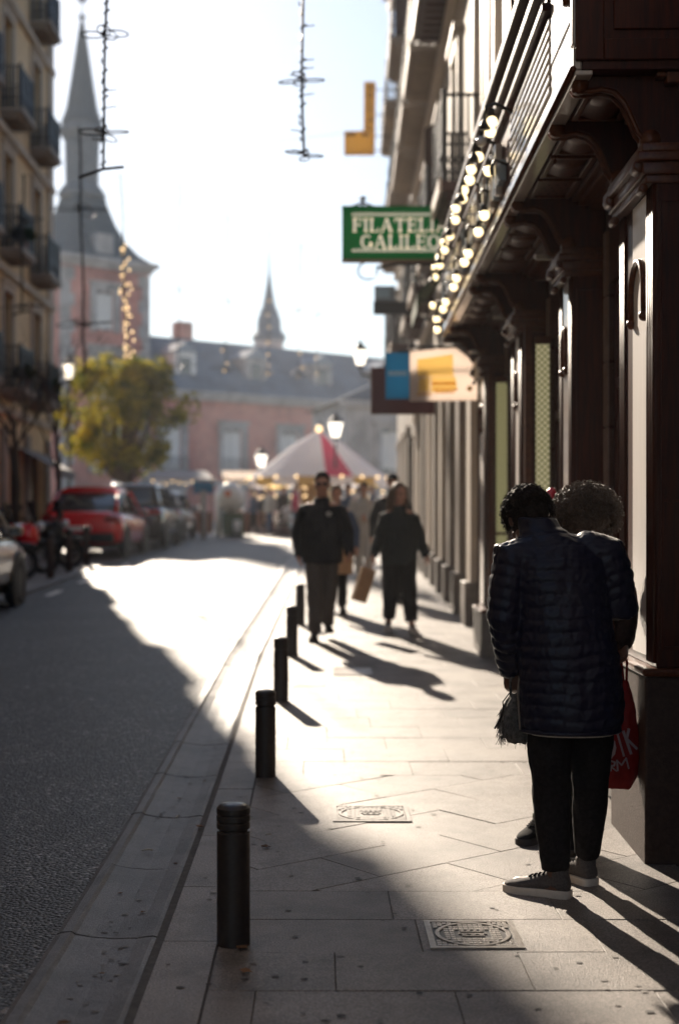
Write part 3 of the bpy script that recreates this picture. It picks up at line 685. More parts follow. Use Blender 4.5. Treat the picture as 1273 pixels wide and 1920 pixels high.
for u in (8.35, 9.1, 10.2, 11.4, 12.6, 13.7):
    MB(o).tube([(AO, u, 3.87), (AO-.10, u, 3.92), (AO-.155, u, 3.90), (AO-.16, u, 3.83)], .012, 8).lathe((AO-.16, u, 3.77), [(.035, 0), (.03, .03), (.012, .06)], 10).build('lamp_arm', M['iron'], shop, True)
    MB(o).tube([(AO-.01, u+.15, 3.60), (AO-.09, u+.15, 3.63), (AO-.11, u+.15, 3.58), (AO-.105, u+.15, 3.54)], .010, 8).build('lamp_arm', M['iron'], shop, True)
# bracket lamps under the soffit (thin pale strips)
for u in (9.0, 11.6, 13.9): MB(o).box(AO+.22, AW-.05, u, u+.05, 3.13, 3.16).build('strip_light', M['brass'] if 'brass' in M else M['woodpale'], shop)
# storeys above: white surrounds, brown shutters, balcony doors
uo = (AW, 5.0, 4.2); up = MB(uo); ups = [(8.2, 9.3, 4.7, 7.1), (11.1, 12.2, 4.7, 7.1), (13.3, 14.2, 4.7, 7.1), (8.2, 9.3, 8.6, 10.9), (11.1, 12.2, 8.6, 10.9)]
upper = thing('upper_house_wall', 'pale house wall with white window surrounds above the wooden shopfront', 'house', RF(AW, 5.0, 4.2), TH)
wall(up, AW, AW+.35, -14.0, 15.2, 4.205, 12.0, ups); up.box(AW+.35, AW+8, -14.0, 15.2, 4.205, 12.0); up.box(AW, AW+8, -14, 1.98, -.2, 4.2); up.build('wall', M['whitestucco'], upper)
for k, r_ in enumerate(ups): window(upper, uo, AW, -1, *r_, True, shutters=False)
for u in (10.1, 12.75, 14.75): MB(uo).box(AW-.09, AW, u-.17, u+.17, 4.21, 11.9).build('pilaster_strip', M['whitestucco'], upper, bevel=.01)
for (u, d) in ((9.75, .05), (12.45, .045)): MB(uo).tube([(AW-.06, u, 4.21), (AW-.06, u, 11.9)], d, 10).build('downpipe', M['shutter'], upper, True)
MB(uo).box(AW-.14, AW, 6.9, 15.2, 8.2, 8.36).build('string_course', M['whitestucco'], upper, bevel=.02)
balcony(upper, uo, AW, -1, .5, 12.9, 14.6, 9.17, under=M['shutter'])

# string of globe bulbs along the fascia
fo = (.83, 8.3, 3.95)
fest = thing('festoon_lights', 'string of warm globe bulbs in two rows along the wooden fascia', 'string lights', RF(*fo), TH)
OUT = [(8.34, 3.81), (8.44, 3.78), (9.02, 3.88), (9.21, 3.83), (9.74, 3.88), (9.87, 3.84), (10.38, 3.89), (10.47, 3.85), (11.16, 3.93), (11.20, 3.85), (11.69, 3.92), (11.82, 3.85), (12.55, 3.94), (12.48, 3.86), (13.23, 3.94), (13.15, 3.85), (13.89, 3.96), (13.89, 3.87), (14.25, 3.65), (13.64, 3.42), (13.55, 3.31)]
INN = [(9.05, 3.70), (9.34, 3.48), (9.77, 3.46), (10.6, 3.47), (10.95, 3.47), (11.77, 3.49), (12.08, 3.47), (13.09, 3.5), (13.46, 3.49)]
MB(fo).tube([(.84, u, z+.075) for u, z in sorted(OUT[:18])], .007, 5).build('cable', M['iron'], fest)
MB(fo).tube([(.89, u, z+.07) for u, z in INN], .007, 5).build('cable', M['iron'], fest)
gb = MB().ball((0, 0, 0), .034, 14, 10).mesh('globe'); gb.polygons.foreach_set('use_smooth', [True]*len(gb.polygons))
gb2 = gb.copy(); sk = MB().lathe((0, 0, .028), [(.016, 0), (.018, .03), (.014, .045)], 8).mesh('socket')
for i, (u, z) in enumerate(OUT+INN):
    a = .83 if i < len(OUT) else .88; off_ = i in (2, 10)
    b_ = inst(gb2 if off_ else gb, 'bulb', M['bulboff'] if off_ else M['bulb'], fest, Vector((a, u, z))-Vector(fo)); inst(sk, 'socket', M['iron'], b_, (0, 0, 0))

# ------------------------------------------------------------------ right: the houses further along
def row_house(name, label, u0, u1, top, wallm, bay, zf, seed, bal_u=None, gz0=None, strip_m=None):
    rr = random.Random(seed); g = gz(u0); o = (AW, u0, g)
    t = thing(name, label, 'house', RF(AW, u0, g), TH)
    n = int((u1-u0)/bay); bw = (u1-u0)/n
    ops = [(u0+bw*k+.32, u0+bw*(k+1)-.32, g+.45, 3.6) for k in range(n)]
    for z in zf:
        for k in range(n):
            if k % 2 == 0 and z+2.5 < top-.3: ops.append((u0+bw*k+.4, u0+bw*(k+1)-.4, z, z+2.4))
    mb = MB(o); wall(mb, AW, AW+.4, u0, u1, g-.3, top, ops); mb.box(AW+.4, AW+9, u0, u1, 4.2, top); mb.box(AW+1.5, AW+9, u0, u1, g-.3, 4.2); mb.build('wall', wallm, t)
    for k in range(n):
        r_ = ops[k]; f = MB(o)
        f.box(AW+.18, AW+.26, r_[0], r_[1], r_[2], r_[2]+.5); f.box(AW+.18, AW+.26, r_[0], r_[0]+.07, r_[2]+.5, r_[3]); f.box(AW+.18, AW+.26, r_[1]-.07, r_[1], r_[2]+.5, r_[3]); f.box(AW+.18, AW+.26, r_[0]+.07, r_[1]-.07, r_[3]-.5, r_[3]-.4)
        fr = f.build('shop_window', rr.choice((M['shutter'], M['iron'], M['green'], M['shutter'])), t)
        MB(o).box(AW+.20, AW+.21, r_[0]+.07, r_[1]-.07, r_[2]+.5, r_[3]).build('pane', M['glass'], fr)
        p0, p1 = u0+bw*k-.27, u0+bw*k+.27
        if k: 
            q = MB(o); q.box(AW-.09, AW, p0, p1, g+.5, 3.7); q.box(AW-.13, AW, p0-.05, p1+.05, 3.7, 3.9); pm = rr.choice((M['whitestucco'], M['plaster'], M['brownplaster'])); q.build('pilaster', pm, t, bevel=.01)
            MB(o).box(AW-.16, AW, p0-.05, p1+.05, gz(p0)-.1, gz(p0)+.52).build('plinth_stone', M['granite'], t, bevel=.015)
    for k, r_ in enumerate(ops[n:]): window(t, o, AW, -1, *r_, True, strip_m, shutters=(k % 4 == 2), ang=28)
    for z in zf: MB(o).box(AW-.12, AW, u0, u1, z-.42, z-.28).build('string_course', M['whitestucco'], t)
    MB(o).box(AW-.45, AW+.2, u0, u1, top, top+.3).build('cornice', wallm, t); MB(o).box(AW-.3, AW+.1, u0, u1, top-.3, top).build('cornice_step', M['whitestucco'], t)
    for (z, a_, b_, dp) in bal_u or []: balcony(t, o, AW, -1, dp, a_, b_, z, under=M['shutter'] if z < 6 or a_ < 20 else M['plaster'])
    return t, o
row_house('apartment_house', 'pale apartment house with rows of long iron balconies past the wooden shopfront', 15.2, 33.0, 14.6, M['plaster'], 1.62, (5.5, 9.2), 3,
    [(5.44, 16.5, 18.2, .44), (5.44, 20.0, 21.9, .44), (5.44, 23.6, 25.4, .44), (5.44, 27.2, 29, .44),
     (9.17, 16.2, 22.3, .5), (9.17, 22.9, 25.4, .52), (9.17, 26.0, 28.5, .52), (9.17, 29.1, 32.3, .52)])
row_house('apartment_house', 'brownish grey apartment house at the far end of the right row', 33.02, 45.0, 18.0, M['brownplaster'], 2.0, (5.9, 9.6, 13.2), 8,
    [(5.85, 34.5, 37, .5), (5.85, 39, 41.5, .5), (9.55, 34, 36.6, .52), (9.55, 38, 40.4, .52), (9.55, 41.4, 44.5, .52), (13.15, 34.0, 37, .52), (13.15, 39.0, 44.5, .52)], strip_m=M['plaster'])
# awnings over the far shops
def awning(name, label, u0, u1, z, dp, m):
    t = thing(name, label, 'awning', RF(AW, u0, z), TH); o = (AW, u0, z)
    MB(o).hexa([(AW-.1, u0, z), (AW-dp, u0, z-.55), (AW-dp, u1, z-.55), (AW-.1, u1, z), (AW-.1, u0, z+.03), (AW-dp, u0, z-.52), (AW-dp, u1, z-.52), (AW-.1, u1, z+.03)]).build('canvas', m, t)
    MB(o).box(AW-dp-.01, AW-dp+.01, u0, u1, z-.75, z-.56).build('valance', m, t)
    for ue in (u0+.05, u1-.05): MB(o).tube([(AW-.08, ue, z-.7), (AW-dp+.03, ue, z-.58)], .02, 6).build('arm', M['iron'], t)
awning('awning', 'small dark green awning below the green sign', 19.0, 20.6, 5.05, .6, M['awninggreen'])

# ------------------------------------------------------------------ hanging signs on the right
def letters(mb, text, x, z, h, y, wf=.62, gap=.14, th=.012, st=.17):
    """simple roman capitals of strokes with serifs, lying in the xz plane, facing -y"""
    Wd = {'I': .34, 'F': .82, 'L': .80, 'A': 1.05, 'T': .95, 'E': .86, 'G': 1.0, 'O': 1.02, 'H': 1.0, 'S': .8}
    def seg(x0, z0, x1, z1, w_):
        d = Vector((x1-x0, 0, z1-z0)); n_ = Vector((-d.z, 0, d.x)).normalized()*w_/2
        q = [Vector((x0, 0, z0))+n_, Vector((x1, 0, z1))+n_, Vector((x1, 0, z1))-n_, Vector((x0, 0, z0))-n_]
        mb.hexa([(p.x, y, p.z) for p in q]+[(p.x, y+th, p.z) for p in q])
    for ch in text:
        if ch == ' ': x += h*.4; continue
        wd = Wd[ch]*h*wf/.72; S = lambda px, pz: (x+px*wd, z+pz*h)
        K, N = st*h, st*h*.45
        def sg(p, q, w_): seg(*S(*p), *S(*q), w_)
        if ch == 'I': sg((.5, 0), (.5, 1), K); sg((.05, .03), (.95, .03), N); sg((.05, .97), (.95, .97), N)
        if ch in 'FEL':
            sg((.22, 0), (.22, 1), K); sg((0, .03), (.45, .03), N); sg((0, .97), (.45, .97), N)
            if ch in 'FE': sg((.3, .96), (.98, .96), N); sg((.95, 1), (.95, .74), N); sg((.3, .52), (.75, .52), N); sg((.75, .64), (.75, .4), N)
            if ch in 'EL': sg((.3, .035), (.98, .035), N); sg((.95, 0), (.95, .28), N)
        if ch == 'T': sg((.5, 0), (.5, 1), K); sg((.02, .96), (.98, .96), N); sg((.04, 1), (.04, .72), N); sg((.96, 1), (.96, .72), N); sg((.28, .03), (.72, .03), N)
        if ch == 'A': sg((.12, 0), (.48, 1), N*1.2); sg((.5, 1), (.86, 0), K); sg((.22, .34), (.74, .34), N); sg((0, .03), (.26, .03), N); sg((.68, .03), (1, .03), N)
        if ch == 'H': sg((.2, 0), (.2, 1), K); sg((.8, 0), (.8, 1), K); sg((.2, .5), (.8, .5), N)
        if ch == 'S':
            pts = [(.9, .78), (.7, .96), (.35, .96), (.12, .76), (.3, .57), (.7, .43), (.88, .24), (.65, .04), (.3, .04), (.1, .24)]
            for p, q in zip(pts, pts[1:]): sg(p, q, N*1.5)
        if ch in 'GO':
            n = 16; rng = range(n) if ch == 'O' else range(2, n-1)
            for k in rng:
                a0, a1 = 2*PI*k/n, 2*PI*(k+1)/n
                w_ = N+(K-N)*abs(math.cos((a0+a1)/2))
                sg((.5+.42*math.cos(a0), .5+.47*math.sin(a0)), (.5+.42*math.cos(a1), .5+.47*math.sin(a1)), w_)
            if ch == 'G': sg((.9, .06), (.9, .42), K*.8); sg((.68, .42), (1.0, .42), N)
        x += wd+gap*h
    return x
gy = 18.0; gx, gzb = .30, 4.81
t = thing('hanging_sign', 'green enamel sign with cream roman letters FILATELIA GALILEO', 'sign', (gx+.85, gy, gzb)); o = (gx+.85, gy, gzb)
MB(o).box(gx, gx+1.66, gy-.05, gy+.05, gzb, gzb+.655).build('panel', M['green'], t, bevel=.008)
mb = MB(o); mb.box(gx-.005, gx+1.665, gy-.06, gy+.06, gzb-.03, gzb-.002); mb.build('bottom_rail', mat('brown_rail', (.28, .19, .13), .6), t)
mb = MB(o); mb.box(gx-.005, gx+1.665, gy-.058, gy+.058, gzb+.657, gzb+.672); mb.build('top_rail', M['green'], t)
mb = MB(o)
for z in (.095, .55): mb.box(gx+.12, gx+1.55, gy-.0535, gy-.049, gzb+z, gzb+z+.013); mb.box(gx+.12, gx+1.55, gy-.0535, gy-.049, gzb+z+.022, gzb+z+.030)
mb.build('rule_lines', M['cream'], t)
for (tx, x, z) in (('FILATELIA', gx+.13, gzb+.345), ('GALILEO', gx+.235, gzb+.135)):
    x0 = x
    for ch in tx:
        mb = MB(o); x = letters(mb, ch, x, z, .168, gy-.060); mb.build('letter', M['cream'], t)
mb = MB(o); mb.tube([(gx+.26, gy, gzb+.67), (gx+.26, gy, gzb+.76)], .02, 8); mb.ball((gx+.26, gy, gzb+.78), (.05, .05, .025), 10, 6); mb.tube([(gx+.12, gy, gzb+.672), (gx+.2, gy, gzb+.70), (gx+.26, gy, gzb+.74), (gx+.32, gy, gzb+.70), (gx+.4, gy, gzb+.672)], .014, 6); mb.build('finial', M['iron'], t, True)
mb = MB(o); mb.tube([(gx+.32+.12*math.cos(a), gy, gzb-.14+.11*math.sin(a)) for a in [R(q) for q in range(110, 380, 20)]], .011, 6); mb.tube([(gx+.43, gy, gzb-.10), (gx+.7, gy, gzb-.05), (gx+1.75, gy, gzb-.05)], .018, 6); mb.build('scroll_bracket', M['iron'], t, True)

t = thing('hanging_sign', 'white sign sheet with large yellow print and a small amber dot', 'sign', (1.37, 15.6, 2.8)); o = (1.37, 15.6, 2.8)
MB(o).add([(1.0, 15.585, 2.81), (1.78, 15.585, 2.82), (1.78, 15.585, 3.18), (1.50, 15.585, 3.40), (1.0, 15.585, 3.355), (1.0, 15.615, 2.81), (1.78, 15.615, 2.82), (1.78, 15.615, 3.18), (1.50, 15.615, 3.40), (1.0, 15.615, 3.355)],
    [(0, 1, 2, 3, 4), (9, 8, 7, 6, 5)]+[(k, (k+1) % 5, 5+(k+1) % 5, 5+k) for k in range(5)]).build('panel', M['signwhite'], t)
def flat(o, poly, y, m, par, name='print'): MB(o).prism(poly, 'xz', y, y+.004).build(name, m, par)
flat(o, [(1.08, 3.08), (1.48, 3.08), (1.47, 3.325), (1.08, 3.27)], 15.579, M['signyellow'], t)
flat(o, [(1.09, 2.91), (1.215, 2.91), (1.225, 3.075), (1.10, 3.06)], 15.579, M['signyellow'], t)
flat(o, [(1.23, 2.905), (1.52, 2.925), (1.50, 3.076), (1.235, 3.076)], 15.579, M['signyellow'], t)
rr = random.Random(2)
for (x0, x1, z) in ((1.245, 1.505, 2.985), (1.265, 1.50, 2.93), (1.28, 1.50, 2.895), (1.08, 1.235, 2.875)):
    x = x0
    while x < x1-.01:
        wd = rr.uniform(.018, .03); hh = .036 if z > 2.95 else .022
        flat(o, [(x, z), (x+wd, z), (x+wd, z+hh), (x, z+hh)], 15.574, M['signamber'], t, 'print_mark'); x += wd+.008
flat(o, [(1.655+.03*math.cos(2*PI*k/12), 2.95+.03*math.sin(2*PI*k/12)) for k in range(12)], 15.579, M['ambers'], t, 'print_dot')
MB(o).tube([(1.0, 15.6, 3.41), (1.95, 15.6, 3.41)], .016, 6).build('arm', M['iron'], t)

t = thing('hanging_sign', 'blue sign with one pale line of print beside the white and yellow sign', 'sign', (.90, 16.3, 2.9)); o = (.90, 16.3, 2.9)
MB(o).box(.77, 1.05, 16.26, 16.34, 2.90, 3.425).build('panel', M['bluesign'], t, bevel=.006)
x = .80
while x < 1.0: MB(o).box(x, x+.026, 16.252, 16.262, 3.16, 3.215).build('print_mark', M['bluelet'], t); x += .036
MB(o).tube([(.9, 16.3, 3.44), (1.95, 16.3, 3.46)], .016, 6).build('arm', M['iron'], t)
t = thing('hanging_sign', 'maroon sign board hanging behind the blue sign', 'sign', (1.0, 17.5, 2.8)); o = (1.0, 17.5, 2.8)
MB(o).box(.66, 1.42, 17.46, 17.54, 2.83, 3.39).build('panel', M['maroon'], t, bevel=.006)
mb = MB(o); mb.box(.65, 1.43, 17.45, 17.55, 2.815, 2.829); mb.box(.645, .659, 17.45, 17.55, 2.829, 3.40); mb.build('frame', M['woodlight'], t)
MB(o).tube([(.8, 17.5, 3.41), (1.9, 17.5, 3.43)], .016, 6).build('arm', M['iron'], t)
# yellow L-shaped sign
yy_ = 40.0
t = thing('hanging_sign', 'yellow L-shaped sign high above the street with dark vertical letters', 'sign', (1.4, yy_, 11.9)); o = (1.4, yy_, 11.9)
MB(o).prism([(.72, 11.87), (1.58, 11.87), (1.61, 13.9), (1.28, 13.9), (1.27, 12.52), (.72, 12.52)], 'xz', yy_-.09, yy_+.09).build('panel', M['yellow'], t)
z = 13.66
for ch in 'HOSTAL':
    mb = MB(o); letters(mb, ch, 1.37, z, .17, yy_-.105, st=.22); mb.build('letter', M['dark'], t); z -= .225
for (x0, x1) in ((.78, 1.05), (1.22, 1.40)):
    x = x0
    while x < x1: MB(o).box(x, x+.05, yy_-.10, yy_-.088, 12.37, 12.47).build('print_mark', M['maroon'], t); x += .07
for z in (12.0, 12.4, 13.0, 13.7): MB(o).tube([(1.56, yy_, z), (2.4, yy_, z)], .015, 5).build('arm', M['iron'], t)
# small white plate sign under the green sign
t = thing('hanging_sign', 'small grey plate sign with a pale panel below the green sign', 'sign', (1.25, 26.0, 5.3)); o = (1.25, 26.0, 5.3)
MB(o).box(1.02, 1.4, 25.95, 26.05, 5.55, 5.82).build('panel', M['lead'], t); MB(o).box(1.04, 1.3, 25.94, 25.951, 5.60, 5.78).build('face', M['bluelet'], t); MB(o).box(1.0, 2.1, 25.97, 26.03, 5.30, 5.54).build('bracket', M['iron'], t)

# wall lantern
def lantern(parent, o, c, s=1.0):
    x, y_, z = c
    MB(o).lathe(c, [(.09*s, -.22*s), (.17*s, .10*s), (.17*s, .12*s)], 8).build('lamp_glass', M['lampglass'], parent)
    MB(o).lathe(c, [(.20*s, .12*s), (.19*s, .15*s), (.10*s, .26*s), (.05*s, .28*s), (.05*s, .33*s), (.02*s, .38*s)], 8).build('lamp_roof', M['iron'], parent)
    MB(o).lathe(c, [(.05*s, -.30*s), (.10*s, -.25*s), (.095*s, -.225*s)], 8).build('lamp_base', M['iron'], parent)
t = thing('wall_lantern', 'lit wall lantern on an iron arm reaching out from the right row of houses', 'lantern', (1.0, 34, 5.2)); o = (1.0, 34, 5.2)
lantern(t, o, (1.0, 34, 5.50)); MB(o).tube([(1.0, 34, 5.2), (1.05, 34, 5.05), (1.3, 34, 5.02), (2.25, 34, 5.0)], .03, 6).tube([(1.2, 34, 5.0), (1.6, 34, 4.75), (2.25, 34, 4.6)], .02, 6).build('arm', M['iron'], t)
# ------------------------------------------------------------------ left house with iron balconies
XLh = -7.95
def left_house():
    g = gz(20); o = (XLh, 42.4, g)
    t = thing('apartment_house', 'ochre apartment house with dark iron balconies on the left of the street', 'house', o)
    ops = []; zs = (4.9, 8.4, 11.9, 15.4); us = [40.6-3.7*k for k in range(8)]
    for z in zs:
        for u in us: ops.append((u-1.15, u, z, z+2.5))
    gops = [(41.2-2.9*k-1.6, 41.2-2.9*k, gz(30)+.3, 3.5) for k in range(10)]
    mb = MB(o); wall(mb, XLh-.4, XLh, -14, 42.4, g-.4, 19.5, ops+gops); mb.box(XLh-11, XLh-.4, -14, 42.4, 4.2, 19.5); mb.box(XLh-11, XLh-1.2, -14, 42.4, g-.4, 4.2); mb.build('wall', M['plasterwarm'], t)
    for r_ in ops: window(t, o, XLh, 1, *r_, True, M['plaster'], shutters=False)
    for r_ in gops:
        f = MB(o); f.box(XLh-.3, XLh-.2, r_[0], r_[1], r_[2], r_[2]+.5); f.box(XLh-.3, XLh-.2, r_[0], r_[0]+.08, r_[2]+.5, r_[3]); f.box(XLh-.3, XLh-.2, r_[1]-.08, r_[1], r_[2]+.5, r_[3])
        fr = f.build('shop_window', M['shutter'], t); MB(o).box(XLh-.26, XLh-.25, r_[0]+.08, r_[1]-.08, r_[2]+.5, r_[3]).build('pane', M['glass'], fr)
    for k in range(10):
        u = 41.9-2.9*k; MB(o).box(XLh, XLh+.10, u-.6, u-.05, gz(u), 3.9).build('pilaster', M['brownplaster'], t)
    for z in (4.25, 7.8, 11.3, 14.8, 18.3): MB(o).box(XLh, XLh+.14, -14, 42.4, z, z+.18).build('string_course', M['plaster'], t)
    MB(o).box(XLh-.2, XLh+.55, -14, 42.5, 19.5, 19.8).build('cornice', M['plaster'], t)
    MB(o).box(XLh, XLh+.08, 41.7, 42.4, 4.5, 19.4).build('corner_strip', M['plaster'], t)
    for i, z in enumerate(zs):
        for u in us[:6]: balcony(t, o, XLh, 1, .55, u-1.4, u+.25, z, h=1.05, under=M['brownplaster'], m=M['brownplaster'])
    # a few pots trailing green over the railings
    for (u, z) in ((40.6, 4.9), (36.9, 4.9), (36.8, 8.4)):
        p = thing('potted_plant', {40.6: 'trailing green plant on the lowest far balcony of the left house', 36.9: 'green plant on the lowest balcony nearer along the left house', 36.8: 'green plant on a second floor balcony of the left house'}[u], 'plant', (XLh+.45, u-.6, z))
        MB(p.location).lathe(p.location, [(.11, .0), (.15, .25)], 10).build('pot', M['woodlight'], p, True)
        lv = MB(); rr = random.Random(int(u*10))
        for _ in range(260):
            a, q = rr.uniform(0, 6.3), rr.random()**.5; c = Vector((q*.3*math.cos(a), q*.45*math.sin(a), .45+rr.uniform(-.35, .35)*(1.1-q))); d = Vector((rr.uniform(-1, 1), rr.uniform(-1, 1), rr.uniform(-1, 1))).normalized()*.06; e = d.orthogonal().normalized()*.04
            lv.quad(c-d, c+e, c+d, c-e)
        lv.build('foliage', M['leafdark'], p, fix=False)
left_house()
t = thing('awning', 'dark shop awning on the ground floor of the left house', 'awning', (XLh, 37.5, 3.1)); o = (XLh, 37.5, 3.1)
MB(o).hexa([(XLh, 37.5, 3.5), (XLh+1.0, 37.5, 2.95), (XLh+1.0, 40.6, 2.95), (XLh, 40.6, 3.5), (XLh, 37.5, 3.53), (XLh+1.0, 37.5, 2.98), (XLh+1.0, 40.6, 2.98), (XLh, 40.6, 3.53)]).build('canvas', M['awninggrey'], t)
MB(o).box(XLh+1.0, XLh+1.02, 37.5, 40.6, 2.75, 2.98).build('valance', M['awninggrey'], t)

# ------------------------------------------------------------------ palace: brick wings, slate roofs, tower with spire
FD = Vector((.778, .628, 0)).normalized(); PR = math.atan2(FD.y, FD.x); P0 = Vector((-10.1, 85, 0)); G0 = gz(90)
pal = thing('palace', 'red brick palace with a grey slate roof and stone framed windows closing the street', 'palace', (P0.x*1.294, P0.y*1.294, 1.036), PR); pal.scale = (1.294,)*3
# local frame: x along the front, y away from the viewer, z up from the square
E, RG = 8.5, 12.3
fl1 = [(t_, 3.55, 6.3) for t_ in (1.6, 6.1, 10.6, 15.1, 19.6, 24.1, 28.6)]
mb = MB(); ops = [(t_-.72, t_+.72, z0, z1) for t_, z0, z1 in fl1]+[(t_-.6, t_+.6, .7, 2.2) for t_, _, _ in fl1]
def wallx(mb, y0, y1, x0, x1, z0, z1, ops):
    m2 = MB(); wall(m2, y0, y1, x0, x1, z0, z1, ops); mb.add([(p.y, p.x, p.z) for p in m2.v], m2.f)
wallx(mb, 0, .5, .02, 34, -.5, E-.5, ops); mb.box(.02, 34, .5, 8, -.5, E-.5); mb.build('wall', M['brick'], pal)
mb = MB(); mb.box(0, 34, -.35, .2, E-.5, E-.2); mb.box(0, 34, -.55, .2, E-.2, E); mb.build('cornice', M['palestone'], pal)
MB().box(.02, 34, -.12, 0, -.5, .55).build('base_course', M['palestone'], pal); MB().box(.02, 34, -.14, 0, 2.75, 3.05).build('string_course', M['palestone'], pal)
def swindow(par, x, z0, z1, hw, y=0, big=True):
    f = MB(); f.box(x-hw-.35, x-hw, y-.16, y, z0-.1, z1+.35); f.box(x+hw, x+hw+.35, y-.16, y, z0-.1, z1+.35); f.box(x-hw, x+hw, y-.16, y, z1, z1+.35); f.box(x-hw-.45, x+hw+.45, y-.28, y, z1+.35, z1+.52)
    fr = f.build('window', M['palestone'], par)
    s = MB(); s.box(x-hw, x-hw+.09, y+.10, y+.18, z0, z1); s.box(x+hw-.09, x+hw, y+.10, y+.18, z0, z1); s.box(x-.06, x+.06, y+.09, y+.18, z0, z1); s.box(x-hw+.09, x-.06, y+.1, y+.18, z1-.75, z1-.66); s.box(x+.06, x+hw-.09, y+.1, y+.18, z1-.75, z1-.66); s.build('frame', M['white'], fr)
    MB().box(x-hw, x+hw, y+.19, y+.2, z0, z1).build('pane', M['glass'], fr)
    for sg in (-1, 1): MB().box(x+sg*hw*.53-.28, x+sg*hw*.53+.28, y+.15, y+.17, z0+.15, z1-.15).build('curtain', M['white'], fr)
    if big:
        b = MB(); b.box(x-hw-.3, x+hw+.3, y-.55, y, z0-.18, z0-.06); b.build('balcony', M['palestone'], par)
        r_ = MB(); r_.box(x-hw-.28, x+hw+.28, y-.52, y-.48, z0+.86, z0+.9)
        for k in range(15): q = x-hw-.28+(2*hw+.56)*k/14; r_.box(q-.012, q+.012, y-.51, y-.49, z0-.06, z0+.86)
        r_.build('railing', M['iron'], fr)
for t_, z0, z1 in fl1: swindow(pal, t_, z0, z1, .72); swindow(pal, t_, .7, 2.2, .6, big=False)
rf = MB(); rf.add([(0, -.5, E), (34.3, -.5, E), (34.3, 4, RG), (0, 4, RG), (0, 8.5, E), (34.3, 8.5, E)], [(0, 1, 2, 3), (3, 2, 5, 4), (0, 3, 4), (1, 5, 2)]); roof = rf.build('roof', M['slate'], pal)
for x in (3.2, 8.6, 14.1, 19.6, 25):        # dormers
    d = MB(); d.box(x-.75, x+.75, .9, 3.2, E+.9, E+2.5); dm = d.build('dormer', M['palestone'] if x > 4 else M['white'], pal)
    MB().prism([(x-.95, E+2.5), (x+.95, E+2.5), (x, E+3.15)], 'xz', .8, 3.6).build('dormer_roof', M['lead'], dm); MB().box(x-.4, x+.4, .87, .895, E+1.15, E+2.2).build('pane', M['glass'], dm)
MB().box(5.5, 6.5, 5, 6, 10.8, 13.6).build('chimney', M['brick'], pal)
# tower
W_ = 5.8; tw = thing('tower', 'square brick tower with curved slate roof, lantern and tall spire left of the palace', 'tower', (P0.x*1.294, P0.y*1.294, 1.036), PR); tw.scale = (1.294,)*3; TE = 15.3
mb = MB(); tops = [(-1.95-.7, -1.95+.7, 12.2, 14.4), (-3.0-.75, -3.0+.75, 8.2, 10.7)]
tops = [(-3.05-.62, -3.05+.62, 11.7, 14.0), (-3.05-.8, -3.05+.8, 7.6, 10.3), (-3.05-.75, -3.05+.75, 3.55, 6.2)]
wallx(mb, 0, .5, -W_, 0, -.5, TE, tops); mb.box(-W_, 0, .5, W_, -.5, TE); mb.build('wall', M['brick'], tw)
for x0, x1, z0, z1 in tops: swindow(tw, (x0+x1)/2, z0, z1, (x1-x0)/2, 0, z0 < 5)
mb = MB()
for k in range(20):
    for x0, x1 in ((-W_-.04, -W_+(.75 if k % 2 else .5)), (-(.75 if k % 2 else .5), .04)): mb.box(x0, x1, -.05, .3, k*.76+.01, k*.76+.75)
mb.build('quoins', M['palestone'], tw, kind='stuff')
mb = MB(); mb.box(-W_-.2, .2, -.2, W_+.2, TE, TE+.3); mb.box(-W_-.45, .45, -.45, W_+.45, TE+.3, TE+.6); mb.build('cornice', M['palestone'], tw)
c = (-W_/2, W_/2, 0); q2 = math.sqrt(2)
prof2 = [(3.1*q2, TE+.6), (2.45*q2, TE+1.15), (1.9*q2, TE+1.95), (1.45*q2, TE+3.0), (1.12*q2, TE+4.1), (1.0*q2, TE+4.65)]
MB().lathe(c, prof2, 4, PI/4).build('roof', M['slatedark'], tw)
MB().box(-W_/2-.55, -W_/2+.55, .2, 1.6, TE+.7, TE+2.1).build('dormer', M['palestone'], tw)
lt = MB().lathe(c, [(1.42, TE+4.65), (1.45, TE+4.9), (1.15, TE+5.35), (1.0, TE+5.5), (1.05, TE+8.0), (1.1, TE+8.1), (1.2, TE+8.25), (1.45, TE+8.5), (1.45, TE+8.7), (1.05, TE+9.2)], 8, PI/8).build('lantern', M['leadtower'], tw)
MB().lathe(c, [(1.28, TE+9.1), (.96, TE+10.0), (.76, TE+11.2), (.46, TE+13.2), (.17, TE+15.1), (.06, TE+15.4)], 8, PI/8).build('spire', M['slatedark'], tw)
MB().lathe(c, [(.05, TE+15.3), (.30, TE+15.55), (.1, TE+15.7), (.045, TE+15.9), (.045, TE+16.4)], 10).ball((c[0], c[1], TE+16.75), .36, 14, 10).lathe(c, [(.03, TE+17.0), (.03, TE+18.6)], 6).build('finial', M['lead'], tw, True)
# a second, smaller spire behind the main roof
sp = thing('spire_turret', 'small distant slate spire rising behind the palace roof', 'spire', (-4.92, 142, -.4)); sp.scale = (1.294,)*3
MB().box(-1.1, 1.1, -1.1, 1.1, 0, 15.6).build('wall', M['palestone'], sp)
MB().lathe((0, 0, 0), [(1.25, 15.6), (1.35, 16.0), (.95, 16.5), (.9, 17.3), (.5, 18.4), (.22, 19.9), (.06, 21.2), (.04, 22.4)], 8).build('spire', M['slate'], sp)
